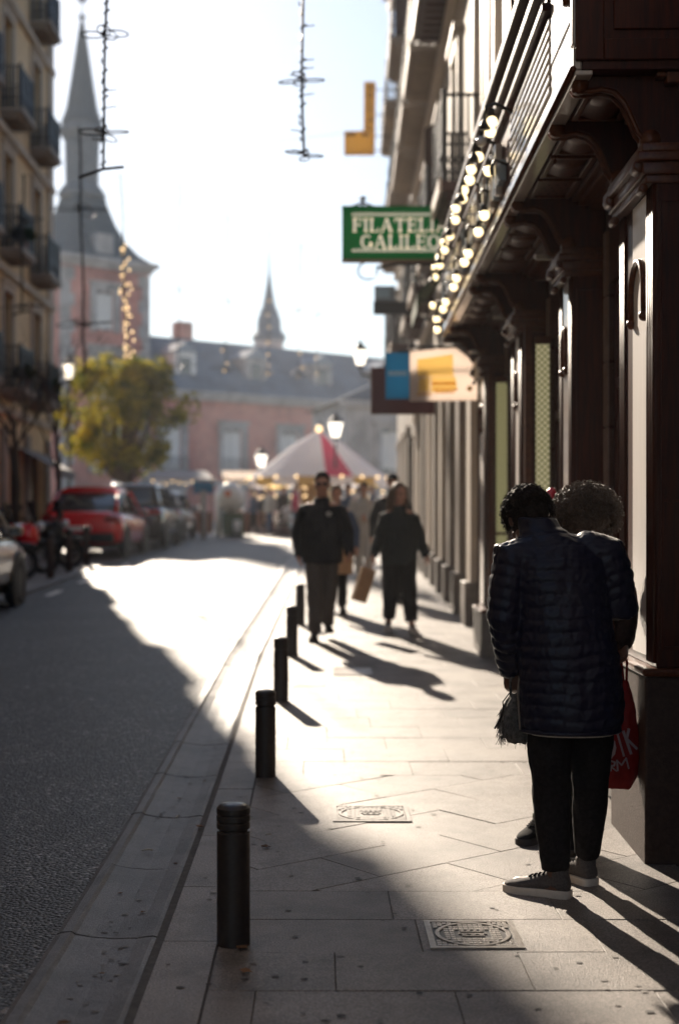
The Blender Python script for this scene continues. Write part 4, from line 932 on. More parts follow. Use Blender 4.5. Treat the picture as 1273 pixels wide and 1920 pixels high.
# pale church-like wing on the right
ch = thing('stone_building', 'pale grey stone building with a low hipped roof at the right end of the square', 'building', (1.5, 78, gz(78)), R(12)); 
mb = MB(); ops = [(2.0, 3.3, 3.3, 5.6), (6.0, 7.3, 3.3, 5.6), (2.0, 3.3, .6, 2.2)]
wallx(mb, 0, .5, 0, 14, -.5, 7.2, ops); mb.box(0, 14, .5, 9, -.5, 7.2); mb.build('wall', M['palestone'], ch)
for x0, x1, z0, z1 in ops: swindow(ch, (x0+x1)/2, z0, z1, (x1-x0)/2, 0, False)
MB().add([(-.4, -.4, 7.2), (14, -.4, 7.2), (14, 9, 7.2), (-.4, 9, 7.2), (4.4, 4, 9.3), (14, 4, 9.3)], [(0, 1, 5, 4), (0, 4, 3), (1, 2, 5), (2, 3, 4, 5), (0, 3, 2, 1)]).build('roof', mat('matt_roof_tiles', (.07, .09, .11), .95, col2=(.10, .12, .14), scale=3, spec=.05), ch)
MB().box(-.35, 14, -.35, .2, 6.85, 7.19).build('cornice', M['palestone'], ch)

# ------------------------------------------------------------------ trees
def leaf_tree(label, loc, crown_c, crown_r, n, seed, m, trunk_h):
    rr = random.Random(seed); t = thing('street_tree', label, 'tree', loc); tr = MB()
    tr.tube([(0, 0, -.1), (.03, .02, trunk_h*.5), (.0, .05, trunk_h)], [.16, .12, .10], 10)
    tr.build('trunk', M['bark'], t, True); br = MB(); clumps = []
    for k in range(58):
        a = rr.uniform(0, 2*PI); q = rr.uniform(.45, 1.08); zz = rr.uniform(-1, 1)
        f = math.sqrt(max(.05, 1-zz*zz*.8)); c = Vector((crown_c[0]+crown_r[0]*q*f*math.cos(a), crown_c[1]+crown_r[1]*q*f*math.sin(a), crown_c[2]+crown_r[2]*zz*.85)); clumps.append((c, rr.uniform(.28, .72)))
        mid = Vector((0, .05, trunk_h)).lerp(c, .5)+Vector((rr.uniform(-.2, .2), rr.uniform(-.2, .2), rr.uniform(-.1, .2)))
        br.tube([(0, .05, trunk_h-.1), mid, c], .05, 5, .012)
    br.build('branches', M['bark'], t, kind='stuff'); lv = MB()
    for _ in range(n):
        c, q = clumps[rr.randrange(len(clumps))]
        d = Vector((rr.gauss(0, 1), rr.gauss(0, 1), rr.gauss(0, 1))).normalized()*q*rr.random()**.45; p = c+d
        e = Vector((rr.gauss(0, 1), rr.gauss(0, 1), rr.gauss(0, .6))).normalized()*rr.uniform(.06, .11); g_ = e.orthogonal().normalized()*e.length*.6
        lv.quad(p-e, p+g_, p+e, p-g_)
    lv.build('crown', m, t, fix=False); return t
leaf_tree('leafy yellow green street tree behind the parked cars', (-6.4, 46.5, gz(46.5)), (0.0, 0, 4.0), (2.05, 1.8, 1.8), 11000, 6, M['leaf'], 1.7)
def bare_tree(label, loc, h, seed):
    rr = random.Random(seed); t = thing('bare_tree', label, 'tree', loc); mb = MB(); tw_ = MB()
    tr = [(0, 0, -.1), (.06, .05, h*.3), (-.05, .1, h*.55)]; mb.tube(tr, [.085, .07, .05], 8); mb.build('trunk', M['bark'], t, True)
    def grow(p, d, L, r, lev):
        q = p+d*L*.5+Vector((rr.gauss(0, .05), rr.gauss(0, .05), 0))*L; e = p+d*L
        tw_.tube([p, q, e], r, 5, r*.55)
        if lev < 3:
            for k in range(3 if lev < 2 else 2):
                nd = (d+Vector((rr.gauss(0, .55), rr.gauss(0, .55), rr.uniform(-.1, .45)))).normalized(); grow(p.lerp(e, rr.uniform(.4, 1)), nd, L*rr.uniform(.5, .75), r*.5, lev+1)
    for k in range(6): a = rr.uniform(0, 6.3); grow(Vector((-.03, .08, h*(.3+.045*k))), Vector((math.cos(a)*.6, math.sin(a)*.6, .9)).normalized(), h*.3, .03, 0)
    tw_.build('branches', M['bark'], t, fix=False)
bare_tree('slim bare tree beside the parked motorcycles, nearest the left edge', (-6.3, 29.5, gz(29.5)), 5.6, 3)
bare_tree('slim bare tree near the corner of the left house, by the red car', (-6.9, 37.5, gz(37.5)), 6.2, 8)

# ------------------------------------------------------------------ street lamps, sign post
def post_lamp(label, loc, h, s=1.0, globe=True):
    t = thing('street_lamp', label, 'street lamp', loc); MB().lathe((0, 0, 0), [(.12, -.05), (.12, .5), (.07, .7), (.05, 1.0), (.04, h-.35*s)], 10).build('post', M['iron'], t, True); o = (0, 0, 0)
    lantern(t, o, (0, 0, h), s)
    return t
post_lamp('lit lantern on a tall post among the yellow tree leaves at left', (-8.05, 46, gz(46)), 4.95+.5, 1.3)
post_lamp('lit street lantern right above the striped carousel top', (.60, 50, gz(50)), 3.75, 1.45)
post_lamp('lit street lantern left of the carousel peak, further back', (-2.45, 61, gz(61)), 3.15, 1.45)
t = thing('street_sign', 'pale post with a small blue sign at the left kerb', 'street sign', (-3.75, 46.5, gz(46.5))); MB().lathe((0, 0, 0), [(.10, -.05), (.10, 1.55)], 10).build('post', M['palestone'], t, True); MB().box(-.33, .33, -.02, .02, 1.45, 1.85).build('plate', M['bluesign'], t)

# ------------------------------------------------------------------ hanging light garlands
def garland(label, x, y, z0, z1, lean, seed, hoops, lit=0, r=.012, knots=True, bar=True, dm=None):
    rr = random.Random(seed); t = thing('light_garland', label, 'garland', (x, y, z1)); n = 12
    P = lambda z: Vector((lean*(z-z1)/(z0-z1)*-1+.012*math.sin(z*3+seed), 0, z-z1))
    MB().tube([P(z1+(z0-z1)*k/n) for k in range(n+1)], r, 5).build('cord', M['iron'], t)
    kb = MB(); z = z0+.05
    while z < z1:
        p = P(z); a = rr.uniform(0, 6.3); kb.tube([p-Vector((.02, 0, .015)), p+Vector((.035*math.cos(a), .035*math.sin(a), .02))], .009, 4); z += rr.uniform(.05, .11)
        if rr.random() < .22: kb.tube([p, p+Vector((.10*rr.choice((-1, 1)), .02, .02))], .005, 4)
    kb.build('light_clips', M['iron'], t, kind='stuff')
    for (z, q) in hoops:
        p = P(z)
        for k in range(4):
            a = k*PI/2+rr.uniform(-.3, .3); c = p+Vector((q*.5*math.cos(a), q*.5*math.sin(a), rr.uniform(-.02, .02)))
            d = Vector((math.cos(a), math.sin(a), rr.uniform(-.1, .1))); e = Vector((-math.sin(a), math.cos(a), rr.uniform(-.25, .25)))
            MB().tube([c+d*(q*.5*math.cos(2*PI*i/16))+e*(q*.26*math.sin(2*PI*i/16)) for i in range(17)], r*.5, 4).build('petal_hoop', dm or M['iron'], t)
    if bar:
        p = P(z0); MB().tube([p+Vector((-.20, 0, -.07)), p, p+Vector((.16, .05, .03))], r*1.1, 5).build('bottom_bar', M['iron'], t)
    if lit:
        lb = MB().ball((0, 0, 0), .022, 8, 6).mesh('fairy_light')
        for k in range(lit):
            p = P(z0+(z1-z0)*.62*(k/lit)**1.2)+Vector((rr.uniform(-.14, .14)*(1 if rr.random() < .5 else .3), rr.uniform(-.1, .1), rr.uniform(-.05, .05))); inst(lb, 'fairy_light', M['goldbulb'], t, p)
    return t
garland('tall dark wire garland with loops, nearest at upper left, in the open sky', -1.60, 11.5, 4.33, 8.6, .15, 1, [(5.43, .20), (4.62, .20)])
garland('dark wire garland with loops hanging at top centre, left of the yellow sign', -.16, 11.8, 4.50, 8.6, -.04, 2, [(5.15, .19), (4.52, .16)], bar=False)
garland('dark garland hanging in front of the slate tower', -4.2, 25.0, 4.1, 8.45, -.1, 3, [(7.0, .5), (5.0, .5)], r=.02, bar=False)
garland('garland lit with gold fairy lights in front of the brick tower', -3.95, 28.5, 4.85, 8.5, -.12, 4, [(5.0, .35), (6.2, .35)], lit=46, r=.012, dm=M['iron'])
for i, (x, y, z0, z1, lab, lt_) in enumerate(((-3.3, 34, 5.2, 9.75, 'faint thin garland in the pale sky between tower and centre', 0), (-2.45, 38.5, 5.6, 10.0, 'faint thin garland left of the small distant spire', 7),
        (-1.45, 42.5, 5.95, 10.3, 'faint thin garland in front of the small distant spire', 7), (-.5, 40, 5.6, 9.4, 'faint thin garland right of the small distant spire', 6), (.0, 47.0, 6.5, 10.5, 'faintest garland near the right houses', 4), (-6.0, 29.0, 5.8, 8.6, 'dark garland hanging in front of the left house balconies', 0))):
    garland(lab, x, y, z0, z1, .05, 10+i, [(z0+.1, .5), (z0+1.9, .4)], lit=lt_, r=.009 if i < 5 else .02, dm=M['goldwire'] if 'goldwire' in M else None)
# the span wires they hang from
for (y, z, lab) in ((11.6, 8.62, 'thin wire spanning the street above the nearest garlands'), (27, 8.55, 'thin wire spanning the street above the tower garlands'),):
    o = MB((0, y, z)).tube([(XLh, y, z+.5), (-2, y, z+.02), (1.6, y, z+.5)], .003, 5).build('span_wire', M['iron'], None); o.location = (0, y, z); tag(o, lab, 'wire')

# ------------------------------------------------------------------ carousel and the market round it
cx, cy = .02, 52.0; cg = gz(52)
t = thing('carousel', 'small carousel with a red and white striped canvas top at the end of the street', 'carousel', (cx, cy, cg)); n = 16; ap, ev, rad = 3.72, 2.05, 2.55
for k in range(n):
    a0, a1 = 2*PI*k/n+.1, 2*PI*(k+1)/n+.1; rs = []
    pts = []
    for (q, z) in ((.06, ap), (.35, ap-.42), (.7, ap-1.12), (1.0, ev)):
        pts.append([(rad*q*math.cos(a), rad*q*math.sin(a), z+(.0 if j != 1 else -.03*q)) for j, a in enumerate((a0, (a0+a1)/2, a1))])
    mb = MB()
    for i in range(3):
        for j in range(2): mb.quad(pts[i][j], pts[i+1][j], pts[i+1][j+1], pts[i][j+1])
    mb.build('canvas_panel', M['redcanvas'] if k in (12, 15, 3, 6) else M['whitecanvas'], t)
    mb = MB(); mb.quad((rad*math.cos(a0), rad*math.sin(a0), ev), (rad*math.cos(a1), rad*math.sin(a1), ev), (rad*math.cos(a1), rad*math.sin(a1), ev-.28), (rad*math.cos((a0+a1)/2), rad*math.sin((a0+a1)/2), ev-.36), (rad*math.cos(a0), rad*math.sin(a0), ev-.28)); mb.build('valance', M['yellow'] if k % 2 else M['whitecanvas'], t)
MB().lathe((0, 0, 0), [(.7, .25), (.7, 1.7), (.9, 1.75), (.9, 2.0)], 14).build('drum', M['yellow'], t, True); MB().lathe((0, 0, 0), [(2.45, 0), (2.45, .25)], 24).build('platform', M['maroon'], t)
MB().ball((0, 0, ap+.12), .12, 10, 8).build('finial', M['goldbulb'], t, True)
bl = MB().ball((0, 0, 0), .05, 8, 6).mesh('rim_bulb')
for k in range(20): inst(bl, 'rim_bulb', M['goldbulb'], t, (rad*1.01*math.cos(2*PI*k/20), rad*1.01*math.sin(2*PI*k/20), ev-.02))
bl2 = MB().ball((0, 0, 0), .035, 8, 6).mesh('fairy_light')
rr = random.Random(3)
for k in range(44): a = 2*PI*rr.random(); inst(bl2, 'fairy_light', M['goldbulb'], t, (rad*.92*math.cos(a), rad*.92*math.sin(a), ev-rr.uniform(.3, .75)))
for k in range(8):
    a = 2*PI*k/8+.2; x, y = 1.9*math.cos(a), 1.9*math.sin(a)
    pl = MB().tube([(x, y, .25), (x, y, ev)], .025, 6).build('pole', M['chrome'], t)
    h = MB(); h.ball((x, y, .85), (.34, .14, .17), 10, 8, Matrix.Rotation(a+PI/2, 3, 'Z')); d = Vector((math.cos(a+PI/2), math.sin(a+PI/2), 0)); c = Vector((x, y, .85))
    h.tube([c+d*.25, c+d*.42+Vector((0, 0, .28))], .09, 8, .06, True); h.tube([c+d*.40+Vector((0, 0, .30)), c+d*.58+Vector((0, 0, .18))], .065, 8, .04, True)
    for sg in (-.22, .22):
        for s2 in (-.08, .08): b = c+d*sg+Vector((-d.y, d.x, 0))*s2; h.tube([b, b+d*.1-Vector((0, 0, .2)), b-d*.04-Vector((0, 0, .42))], .04, 6, .03)
    h.build('horse', M['whitecanvas'] if k % 2 else M['kraft'], pl, True)
# white rounded kiosk and market stalls
t = thing('kiosk', 'white rounded kiosk with an orange spot left of the carousel', 'kiosk', (-3.0, 48.5, gz(48.5)))
mb = MB(); mb.ball((0, 0, 1.3), (.52, .5, .52), 18, 12); mb.build('shell', M['white'], t, True); MB().ball((-.05, -.47, 1.42), (.11, .06, .12), 10, 8).build('spot', mat('orange_spot', (.7, .18, .05), .5), t, True)
MB().lathe((-.4, 0, 0), [(.12, 0), (.10, 1.5)], 10).build('side_post', M['white'], t, True); MB().box(-.25, .45, -.3, .4, .0, .78).build('counter', M['awninggreen'], t, bevel=.03); MB().lathe((.25, -.35, 0), [(.12, .1), (.14, .5), (.05, .55)], 10).build('bin', M['whitecanvas'], t, True)
def stall(label, loc, m, rz):
    t = thing('market_stall', label, 'market stall', loc, rz)
    MB().hexa([(-1.3, -.9, 2.1), (1.3, -.9, 2.1), (1.3, .9, 2.5), (-1.3, .9, 2.5), (-1.3, -.9, 2.16), (1.3, -.9, 2.16), (1.3, .9, 2.56), (-1.3, .9, 2.56)]).build('canopy', m, t); MB().box(-1.2, 1.2, -.8, -.1, .0, .85).build('counter', M['woodlight'], t)
    for x in (-1.2, 1.2):
        for y in (-.8, .8): MB().tube([(x, y, 0), (x, y, 2.3)], .03, 6).build('pole', M['iron'], t)
    rr = random.Random(int(loc[0]*10))
    for k in range(12): MB().box(-1.1+k*.18, -1.0+k*.18, -.6, -.35, .86, .86+rr.uniform(.1, .4)).build('goods', rr.choice((M['kraft'], M['yellow'], M['redcanvas'], M['whitecanvas'], M['bluecloth'])), t)
    for k in range(10): inst(bl2, 'fairy_light', M['goldbulb'], t, (-1.2+k*.26, -.9, 2.05-.05*(k % 3)))
stall('market stall with a dull canvas roof far left of the carousel', (-5.6, 57.0, gz(57)), M['awninggrey'], .3); stall('market stall with yellow lights between kiosk and carousel', (-2.6, 58.0, gz(58)), M['kraft'], .1)
# ------------------------------------------------------------------ vehicles
def se_ring(y, w, zb, zt, n=20, p=.38):
    cz, hz = (zb+zt)/2, (zt-zb)/2; out = []
    for k in range(n):
        a = 2*PI*k/n; c, s = math.cos(a), math.sin(a)
        out.append((w*math.copysign(abs(c)**p, c), y, cz+hz*math.copysign(abs(s)**p, s)))
    return out
def rr_ring(z, y0, y1, w, n=24, p=.32):
    cy, hy = (y0+y1)/2, (y1-y0)/2; out = []
    for k in range(n):
        a = 2*PI*k/n; c, s = math.cos(a), math.sin(a); out.append((w*math.copysign(abs(c)**p, c), cy+hy*math.copysign(abs(s)**p, s), z))
    return out
def wheel(par, x, y, r, sgn):
    t = MB().torus((x, y, r), r-.10, .10, 'x', 28, 10).build('wheel', M['rubber'], par, True)
    rm = MB()
    rm.rings([[(x+sgn*d, y+q*math.cos(2*PI*k/24), r+q*math.sin(2*PI*k/24)) for k in range(24)] for d, q in ((.0, r-.12), (.085, r-.11), (.095, r-.13), (.07, r-.15), (.075, .05), (.085, .03))])
    ro = rm.build('rim', M['rim'], t, True)
    h = MB()
    for k in range(5):
        a = 2*PI*k/5; h.tube([(x+sgn*.07, y+(r-.21)*math.cos(a), r+(r-.21)*math.sin(a)), (x+sgn*.084, y+(r-.21)*math.cos(a), r+(r-.21)*math.sin(a))], .035, 10)
    h.build('rim_hole', M['rubber'], t, kind='stuff')
def car(name, label, loc, rz, paint, L=4.4, W=1.82, H=1.62, wr=.34, rails=False, sl=0.0):
    t = thing(name, label, 'car', loc, rz, None); k = L/4.4; q = W/1.82; hz = H/1.62
    S = [(-2.2, .72, .48, .86), (-2.17, .82, .36, .98), (-2.02, .89, .28, 1.05), (-1.5, .91, .25, 1.06), (0, .91, .24, 1.02), (1.15, .90, .25, 1.0), (1.75, .87, .28, .93), (2.08, .80, .34, .84), (2.2, .66, .44, .74)]
    MB().rings([se_ring(y*k, w*q, zb, zt*hz) for y, w, zb, zt in S]).build('body', paint, t, True)
    G = [(1.0, -2.06, 1.12, .845), (1.2, -1.98+sl*.45, .80, .79), (1.45, -1.80+sl, .33, .71), (1.50, -1.75+sl*1.1, .25, .695)]
    MB().rings([rr_ring(z*hz, a*k, b*k, w*q) for z, a, b, w in G]).build('glasshouse', M['glass'], t, True)
    MB().rings([rr_ring(z*hz, a*k, b*k, w*q) for z, a, b, w in [(1.485, -1.80+sl, .29, .712), (1.55, -1.74+sl, .18, .69), (1.60, -1.62+sl, .05, .62), (1.625, -1.3, -.25, .4)]]).build('roof', paint, t, True)
    for sg in (-1, 1):
        for (y0, y1, z0, z1, w0, w1) in ((1.08, .27, 1.02, 1.5, .84, .70), (-.35, -.40, 1.02, 1.5, .868, .712), (-1.25, -1.35, 1.02, 1.5, .868, .712), (-2.03, -1.76+sl, 1.02, 1.5, .77, .66)):
            MB().tube([(sg*w0*q, y0*k, z0*hz), (sg*(w0+w1)/2*q+sg*.012, (y0+y1)/2*k, (z0+z1)/2*hz), (sg*w1*q, y1*k, z1*hz)], .035, 8).build('pillar', paint if y0 > .5 or y0 < -2 else M['blackplastic'], t, True)
        MB().ball((sg*(.99)*q, .72*k, 1.06*hz), (.11, .07, .085), 12, 8).tube([(sg*.86*q, .78*k, 1.0*hz), (sg*.96*q, .74*k, 1.03*hz)], .03, 6).build('mirror', paint, t, True)
        MB().box(sg*.99*q-.08, sg*.99*q+.08, .63*k, .655*k, 1.0*hz, 1.11*hz).build('mirror_glass', M['chrome'], t, bevel=.01)
        MB().rings([se_ring(y*k, .10, z0*hz, z1*hz, 12) if 0 else [(p[0]+sg*.70*q, p[1], p[2]) for p in se_ring(y*k, .17, z0*hz, z1*hz, 12)] for y, z0, z1 in ((-2.205, .80, .92), (-2.14, .76, .98))]).build('tail_lamp', M['taillight'], t, True)
        MB().rings([[(p[0]+sg*.66*q, p[1], p[2]) for p in se_ring(y*k, .16, z0*hz, z1*hz, 12)] for y, z0, z1 in ((2.0, .66, .84), (2.17, .67, .76))]).build('headlight', M['clearlamp'], t, True)
        for y in (1.38, -1.36):
            MB().rings([[(sg*(.90*q+d), y*k+(wr+.07)*math.cos(2*PI*j/24), wr+(wr+.07)*math.sin(2*PI*j/24)) for j in range(24)] for d in (-.05, .016)]).build('wheel_arch', M['blackplastic'], t)
            wheel(t, sg*(W/2-.10+.02), y*k, wr, sg)
        for y in (.35, -.62): MB().box(sg*.915*q-.012, sg*.915*q+.012, y*k-.1, y*k+.05, .86*hz, .885*hz).build('door_handle', M['chrome'], t)
        if rails: MB().tube([(sg*.6, -1.5*k, 1.60*hz), (sg*.6, -1.4*k, 1.68*hz), (sg*.6, .0, 1.67*hz), (sg*.6, .1, 1.6*hz)], .02, 6).build('roof_rail', M['chrome'], t, True)
    MB().box(-.75*q, .75*q, -2.215*k, -2.1*k, .34, .56).build('rear_bumper', M['blackplastic'], t, bevel=.04)
    MB().box(-.26, .26, -2.222*k, -2.2*k, .60, .71).build('number_plate', M['white'], t)
    MB().box(-.55*q, .55*q, 2.14*k, 2.21*k, .42, .62).build('grille', M['blackplastic'], t, bevel=.02)
    MB().box(-.78*q, .78*q, -2.0*k, 2.0*k, .2, .3).build('underbody', M['blackplastic'], t)
    return t
car('parked_suv', 'champagne coloured car cut off by the left edge with its front wheel showing', (-5.07, 18.45, gz(18.6)), R(0), M['beigecar'], 4.3, 1.84, 1.62, .355)
car('parked_car', 'bright red parked car with red tailgate behind the motorcycles', (-5.30, 34.4, gz(34.4)), R(-2), M['redcar'], 4.5, 1.86, 1.62, .35, sl=.5)
car('parked_suv', 'dark grey parked car with red tail lamp ahead of the red car', (-4.98, 40.1, gz(40.1)), R(-2), M['greycar'], 4.4, 1.82, 1.72, .35, True)
car('parked_car', 'silver parked car furthest ahead in the left row', (-4.98, 45.6, gz(45.6)), R(-2), M['silvercar'], 4.2, 1.76, 1.5, .32)

def motorbike(label, loc, rz, col, topbox=True):
    t = thing('motorcycle', label, 'motorcycle', loc, rz, 'motorcycles parked at the left kerb')
    for y in (-.68, .68):
        w_ = MB().torus((0, y, .31), .25, .062, 'x', 26, 10).build('wheel', M['rubber'], t, True)
        rm = MB().torus((0, y, .31), .19, .018, 'x', 22, 6)
        for k in range(6): a = PI*k/3; rm.tube([(0, y, .31), (0, y+.19*math.cos(a), .31+.19*math.sin(a))], .013, 5)
        rm.build('rim', M['rim'], w_, True)
    MB().tube([(0, .68, .31), (0, .5, .75), (0, .42, 1.02)], .045, 8).build('fork', M['chrome'], t, True)
    MB().tube([(-.36, .30, 1.06), (-.2, .4, 1.04), (0, .42, 1.02), (.2, .4, 1.04), (.36, .30, 1.06)], .018, 6).build('handlebar', M['blackplastic'], t, True)
    b = MB(); b.ball((0, .12, .80), (.18, .34, .16), 14, 10); b.ball((0, .35, .72), (.2, .2, .26), 14, 10); b.build('fairing', col, t, True)
    MB().ball((0, .0, .48), (.17, .32, .2), 12, 8).build('engine', M['blackplastic'], t, True)
    MB().ball((0, -.38, .84), (.15, .42, .085), 14, 8).build('seat', M['blackplastic'], t, True)
    MB().ball((0, -.68, .66), (.09, .32, .12), 12, 8).build('rear_mudguard', M['blackplastic'], t, True); MB().ball((0, .70, .60), (.07, .26, .07), 12, 8).build('front_mudguard', M['blackplastic'], t, True)
    MB().tube([(.16, .05, .32), (.18, -.3, .34), (.18, -.85, .46)], [.04, .05, .06], 10).build('exhaust', M['chrome'], t, True)
    MB().tube([(-.1, -.1, .25), (-.28, -.08, .01)], .016, 6).build('stand', M['iron'], t)
    sh = MB(); v = [(-.17, .50, 1.0), (.17, .50, 1.0), (.19, .38, 1.38), (-.19, .38, 1.38)]; sh.hexa([v[0], v[1], (.17, .49, 1.0), (-.17, .49, 1.0), v[3], v[2], (.19, .37, 1.38), (-.19, .37, 1.38)]); sh.build('windscreen', M['glass'], t)
    MB().ball((0, .58, .90), (.10, .08, .10), 12, 8).build('headlight', M['clearlamp'], t, True)
    for sg in (-1, 1): MB().tube([(sg*.3, .33, 1.06), (sg*.36, .34, 1.24)], .009, 5).ball((sg*.37, .34, 1.28), (.07, .025, .045), 10, 6).build('mirror', M['blackplastic'], t, True)
    MB().ball((0, -.86, .74), (.06, .03, .04), 8, 6).build('tail_lamp', M['taillight'], t, True)
    if topbox: MB().box(-.2, .2, -.98, -.6, .92, 1.22).build('top_box', M['blackplastic'], t, bevel=.06)
    return t
motorbike('black motorcycle with top box just beyond the champagne car', (-5.85, 24.9, gz(25)), R(-62), M['blackplastic'])
motorbike('dark motorcycle with dull red fairing in the middle of the parked row', (-5.75, 26.6, gz(26.6)), R(-58), M['redcar'], False)
motorbike('black motorcycle standing nearest the red car', (-5.62, 28.5, gz(28.5)), R(-60), M['blackplastic'])
# ------------------------------------------------------------------ people
V = Vector
def remeshed(name, mb, voxel, m, par, it=5, post=None, label=None):
    me = mb.mesh(name); b = bmesh.new(); b.from_mesh(me); bmesh.ops.recalc_face_normals(b, faces=b.faces); b.to_mesh(me); b.free()
    ob = bpy.data.objects.new('tmp', me); COL.objects.link(ob)
    r = ob.modifiers.new('r', 'REMESH'); r.mode = 'VOXEL'; r.voxel_size = voxel; r.use_smooth_shade = True
    if it: s = ob.modifiers.new('s', 'SMOOTH'); s.iterations = it; s.factor = .5
    dg = bpy.context.evaluated_depsgraph_get(); dg.update(); m2 = bpy.data.meshes.new_from_object(ob.evaluated_get(dg)); m2.name = name
    bpy.data.objects.remove(ob); bpy.data.meshes.remove(me)
    if post:
        nrm = [v.normal.copy() for v in m2.vertices]
        for v, n in zip(m2.vertices, nrm): v.co += n*post(v.co, n)
        m2.update()
    m2.polygons.foreach_set('use_smooth', [True]*len(m2.polygons)); m2.materials.clear(); m2.materials.append(m)
    o = bpy.data.objects.new(name, m2); COL.objects.link(o); o.parent = par
    if label: o['label'] = label
    return o
def fold(A, sc_):      # soft cloth folds
    return lambda p, n: A*(noise.noise(V((p.x*sc_, p.y*sc_, p.z*sc_*.55)))+.6*noise.noise(V((p.x*sc_*2.3+7, p.y*sc_*2.3, p.z*sc_*1.4))))
def loft(mb, secs, n=20):
    """secs: (cx, cy, z, half width, half depth[, tilt about x])"""
    rs = []
    s0 = secs[0]; s1 = secs[-1]
    full = [(s0[0], s0[1], s0[2]-.002, s0[3]*.3, s0[4]*.3)]+list(secs)+[(s1[0], s1[1], s1[2]+.002, s1[3]*.3, s1[4]*.3)]
    for (cx, cy, z, w_, d) in full:
        rs.append([(cx+w_*math.copysign(abs(math.cos(2*PI*k/n))**.85, math.cos(2*PI*k/n)), cy+d*math.sin(2*PI*k/n), z) for k in range(n)])
    return mb.rings(rs)
def hand(mb, wr, d, side, palm_n, s=1.0, curl=45):
    """palm, four unequal fingers, thumb. d = hand direction, palm_n = palm normal"""
    d = V(d).normalized(); pn = V(palm_n); pn = (pn-d*pn.dot(d)).normalized(); ac = d.cross(pn)*side; wr = V(wr)
    rot = Matrix((ac, d, pn)).transposed()
    mb.ball(wr+d*.05*s, (.038*s, .055*s, .017*s), 12, 8, rot)
    for k, L in enumerate((.066, .074, .069, .054)):
        b = wr+d*.088*s+ac*(.030-.020*k)*s; c1, c2 = R(curl*.6), R(curl*1.5)
        p1 = b+(d*math.cos(c1)+pn*math.sin(c1))*L*.52*s; p2 = p1+(d*math.cos(c2)+pn*math.sin(c2))*L*.5*s
        mb.tube([b-d*.02*s, b, p1, p2], [.0095*s, .0095*s, .0085*s, .007*s], 7, round_=True)
    b = wr+d*.03*s+ac*.030*s; p1 = b+(ac*.7+d*.6+pn*.35).normalized()*.04*s; p2 = p1+(d*.8+pn*.5).normalized()*.034*s
    mb.tube([wr+d*.015*s+ac*.015*s, b, p1, p2], [.013*s, .012*s, .0105*s, .008*s], 7, round_=True)
def head_geo(mb, c, fw, up, s=1.0):
    """fw = facing direction"""
    fw = V(fw).normalized(); up = V(up); up = (up-fw*up.dot(fw)).normalized(); rt = fw.cross(up); rot = Matrix((rt, fw, up)).transposed(); c = V(c)
    P = lambda x, y, z: c+(rt*x+fw*y+up*z)*s
    mb.ball(P(0, -.008, .025), (.074*s, .094*s, .094*s), 18, 14, rot); mb.ball(P(0, .030, -.045), (.056*s, .062*s, .068*s), 16, 12, rot); mb.ball(P(0, .062, -.088), (.028*s, .026*s, .022*s), 10, 8, rot)
    mb.tube([P(0, .088, .018), P(0, .106, -.016), P(0, .098, -.028)], [.010*s, .0145*s, .013*s], 8, round_=True)
    for sg in (-1, 1):
        mb.ball(P(sg*.076, -.008, -.005), (.009*s, .020*s, .031*s), 8, 8, rot); mb.ball(P(sg*.032, .082, .024), (.026*s, .012*s, .009*s), 8, 6, rot); mb.ball(P(sg*.042, .060, -.03), (.022*s, .02*s, .02*s), 8, 6, rot)
        mb.ball(P(sg*.013, .098, -.024), (.009*s, .009*s, .008*s), 8, 6, rot)
    mb.ball(P(0, .080, -.056), (.024*s, .012*s, .008*s), 10, 6, rot); mb.ball(P(0, .077, -.067), (.021*s, .012*s, .008*s), 10, 6, rot)
    return P, rot
def shoe(par, heel, d, L, m, m2, s=1.0):
    d = V((d[0], d[1], 0)).normalized(); r = V((d.y, -d.x, 0)); h = V(heel)
    def ring(t, w_, z0, z1, n=14): c = h+d*L*t; return [c+r*(w_*math.cos(2*PI*k/n))+V((0, 0, (z0+z1)/2+(z1-z0)/2*math.sin(2*PI*k/n))) for k in range(n)]
    up = MB(); up.rings([ring(-.02, .018, .03, .055), ring(.0, .032, .02, .085), ring(.08, .037, .018, .10), ring(.22, .038, .018, .105), ring(.38, .038, .018, .092), ring(.55, .043, .018, .072), ring(.75, .046, .018, .058), ring(.90, .038, .018, .048), ring(.98, .022, .02, .038), ring(1.0, .008, .024, .032)])
    up.tube([h+d*L*.15+V((0, 0, .05)), h+d*L*.15+V((0, 0, .115))], .042, 12)
    u = remeshed('shoe', up, .006, m, par, 4)
    so = MB(); out = []
    for t, w_ in ((-.035, .02), (0, .036), (.1, .041), (.3, .040), (.55, .046), (.75, .049), (.9, .042), (.985, .026), (1.01, .012)): out.append((t, w_))
    pl = [h+d*L*t+r*w_ for t, w_ in out]+[h+d*L*t-r*w_ for t, w_ in out[::-1]]
    so.rings([[p+V((0, 0, z)) for p in pl] for z in (.0, .006, .026, .031)]); so.build('sole', m2, u, True)
    lc = MB()
    for k in range(5):
        t = .30+.07*k; c = h+d*L*t; z = .097-.30*(t-.30)*.22
        lc.tube([c-r*.022+V((0, 0, z-.006)), c+V((0, 0, z+.004-.03*(t-.3))), c+r*.022+V((0, 0, z-.006))], .004, 5)
    lc.build('laces', M['blackcloth'], u, True)
    return u

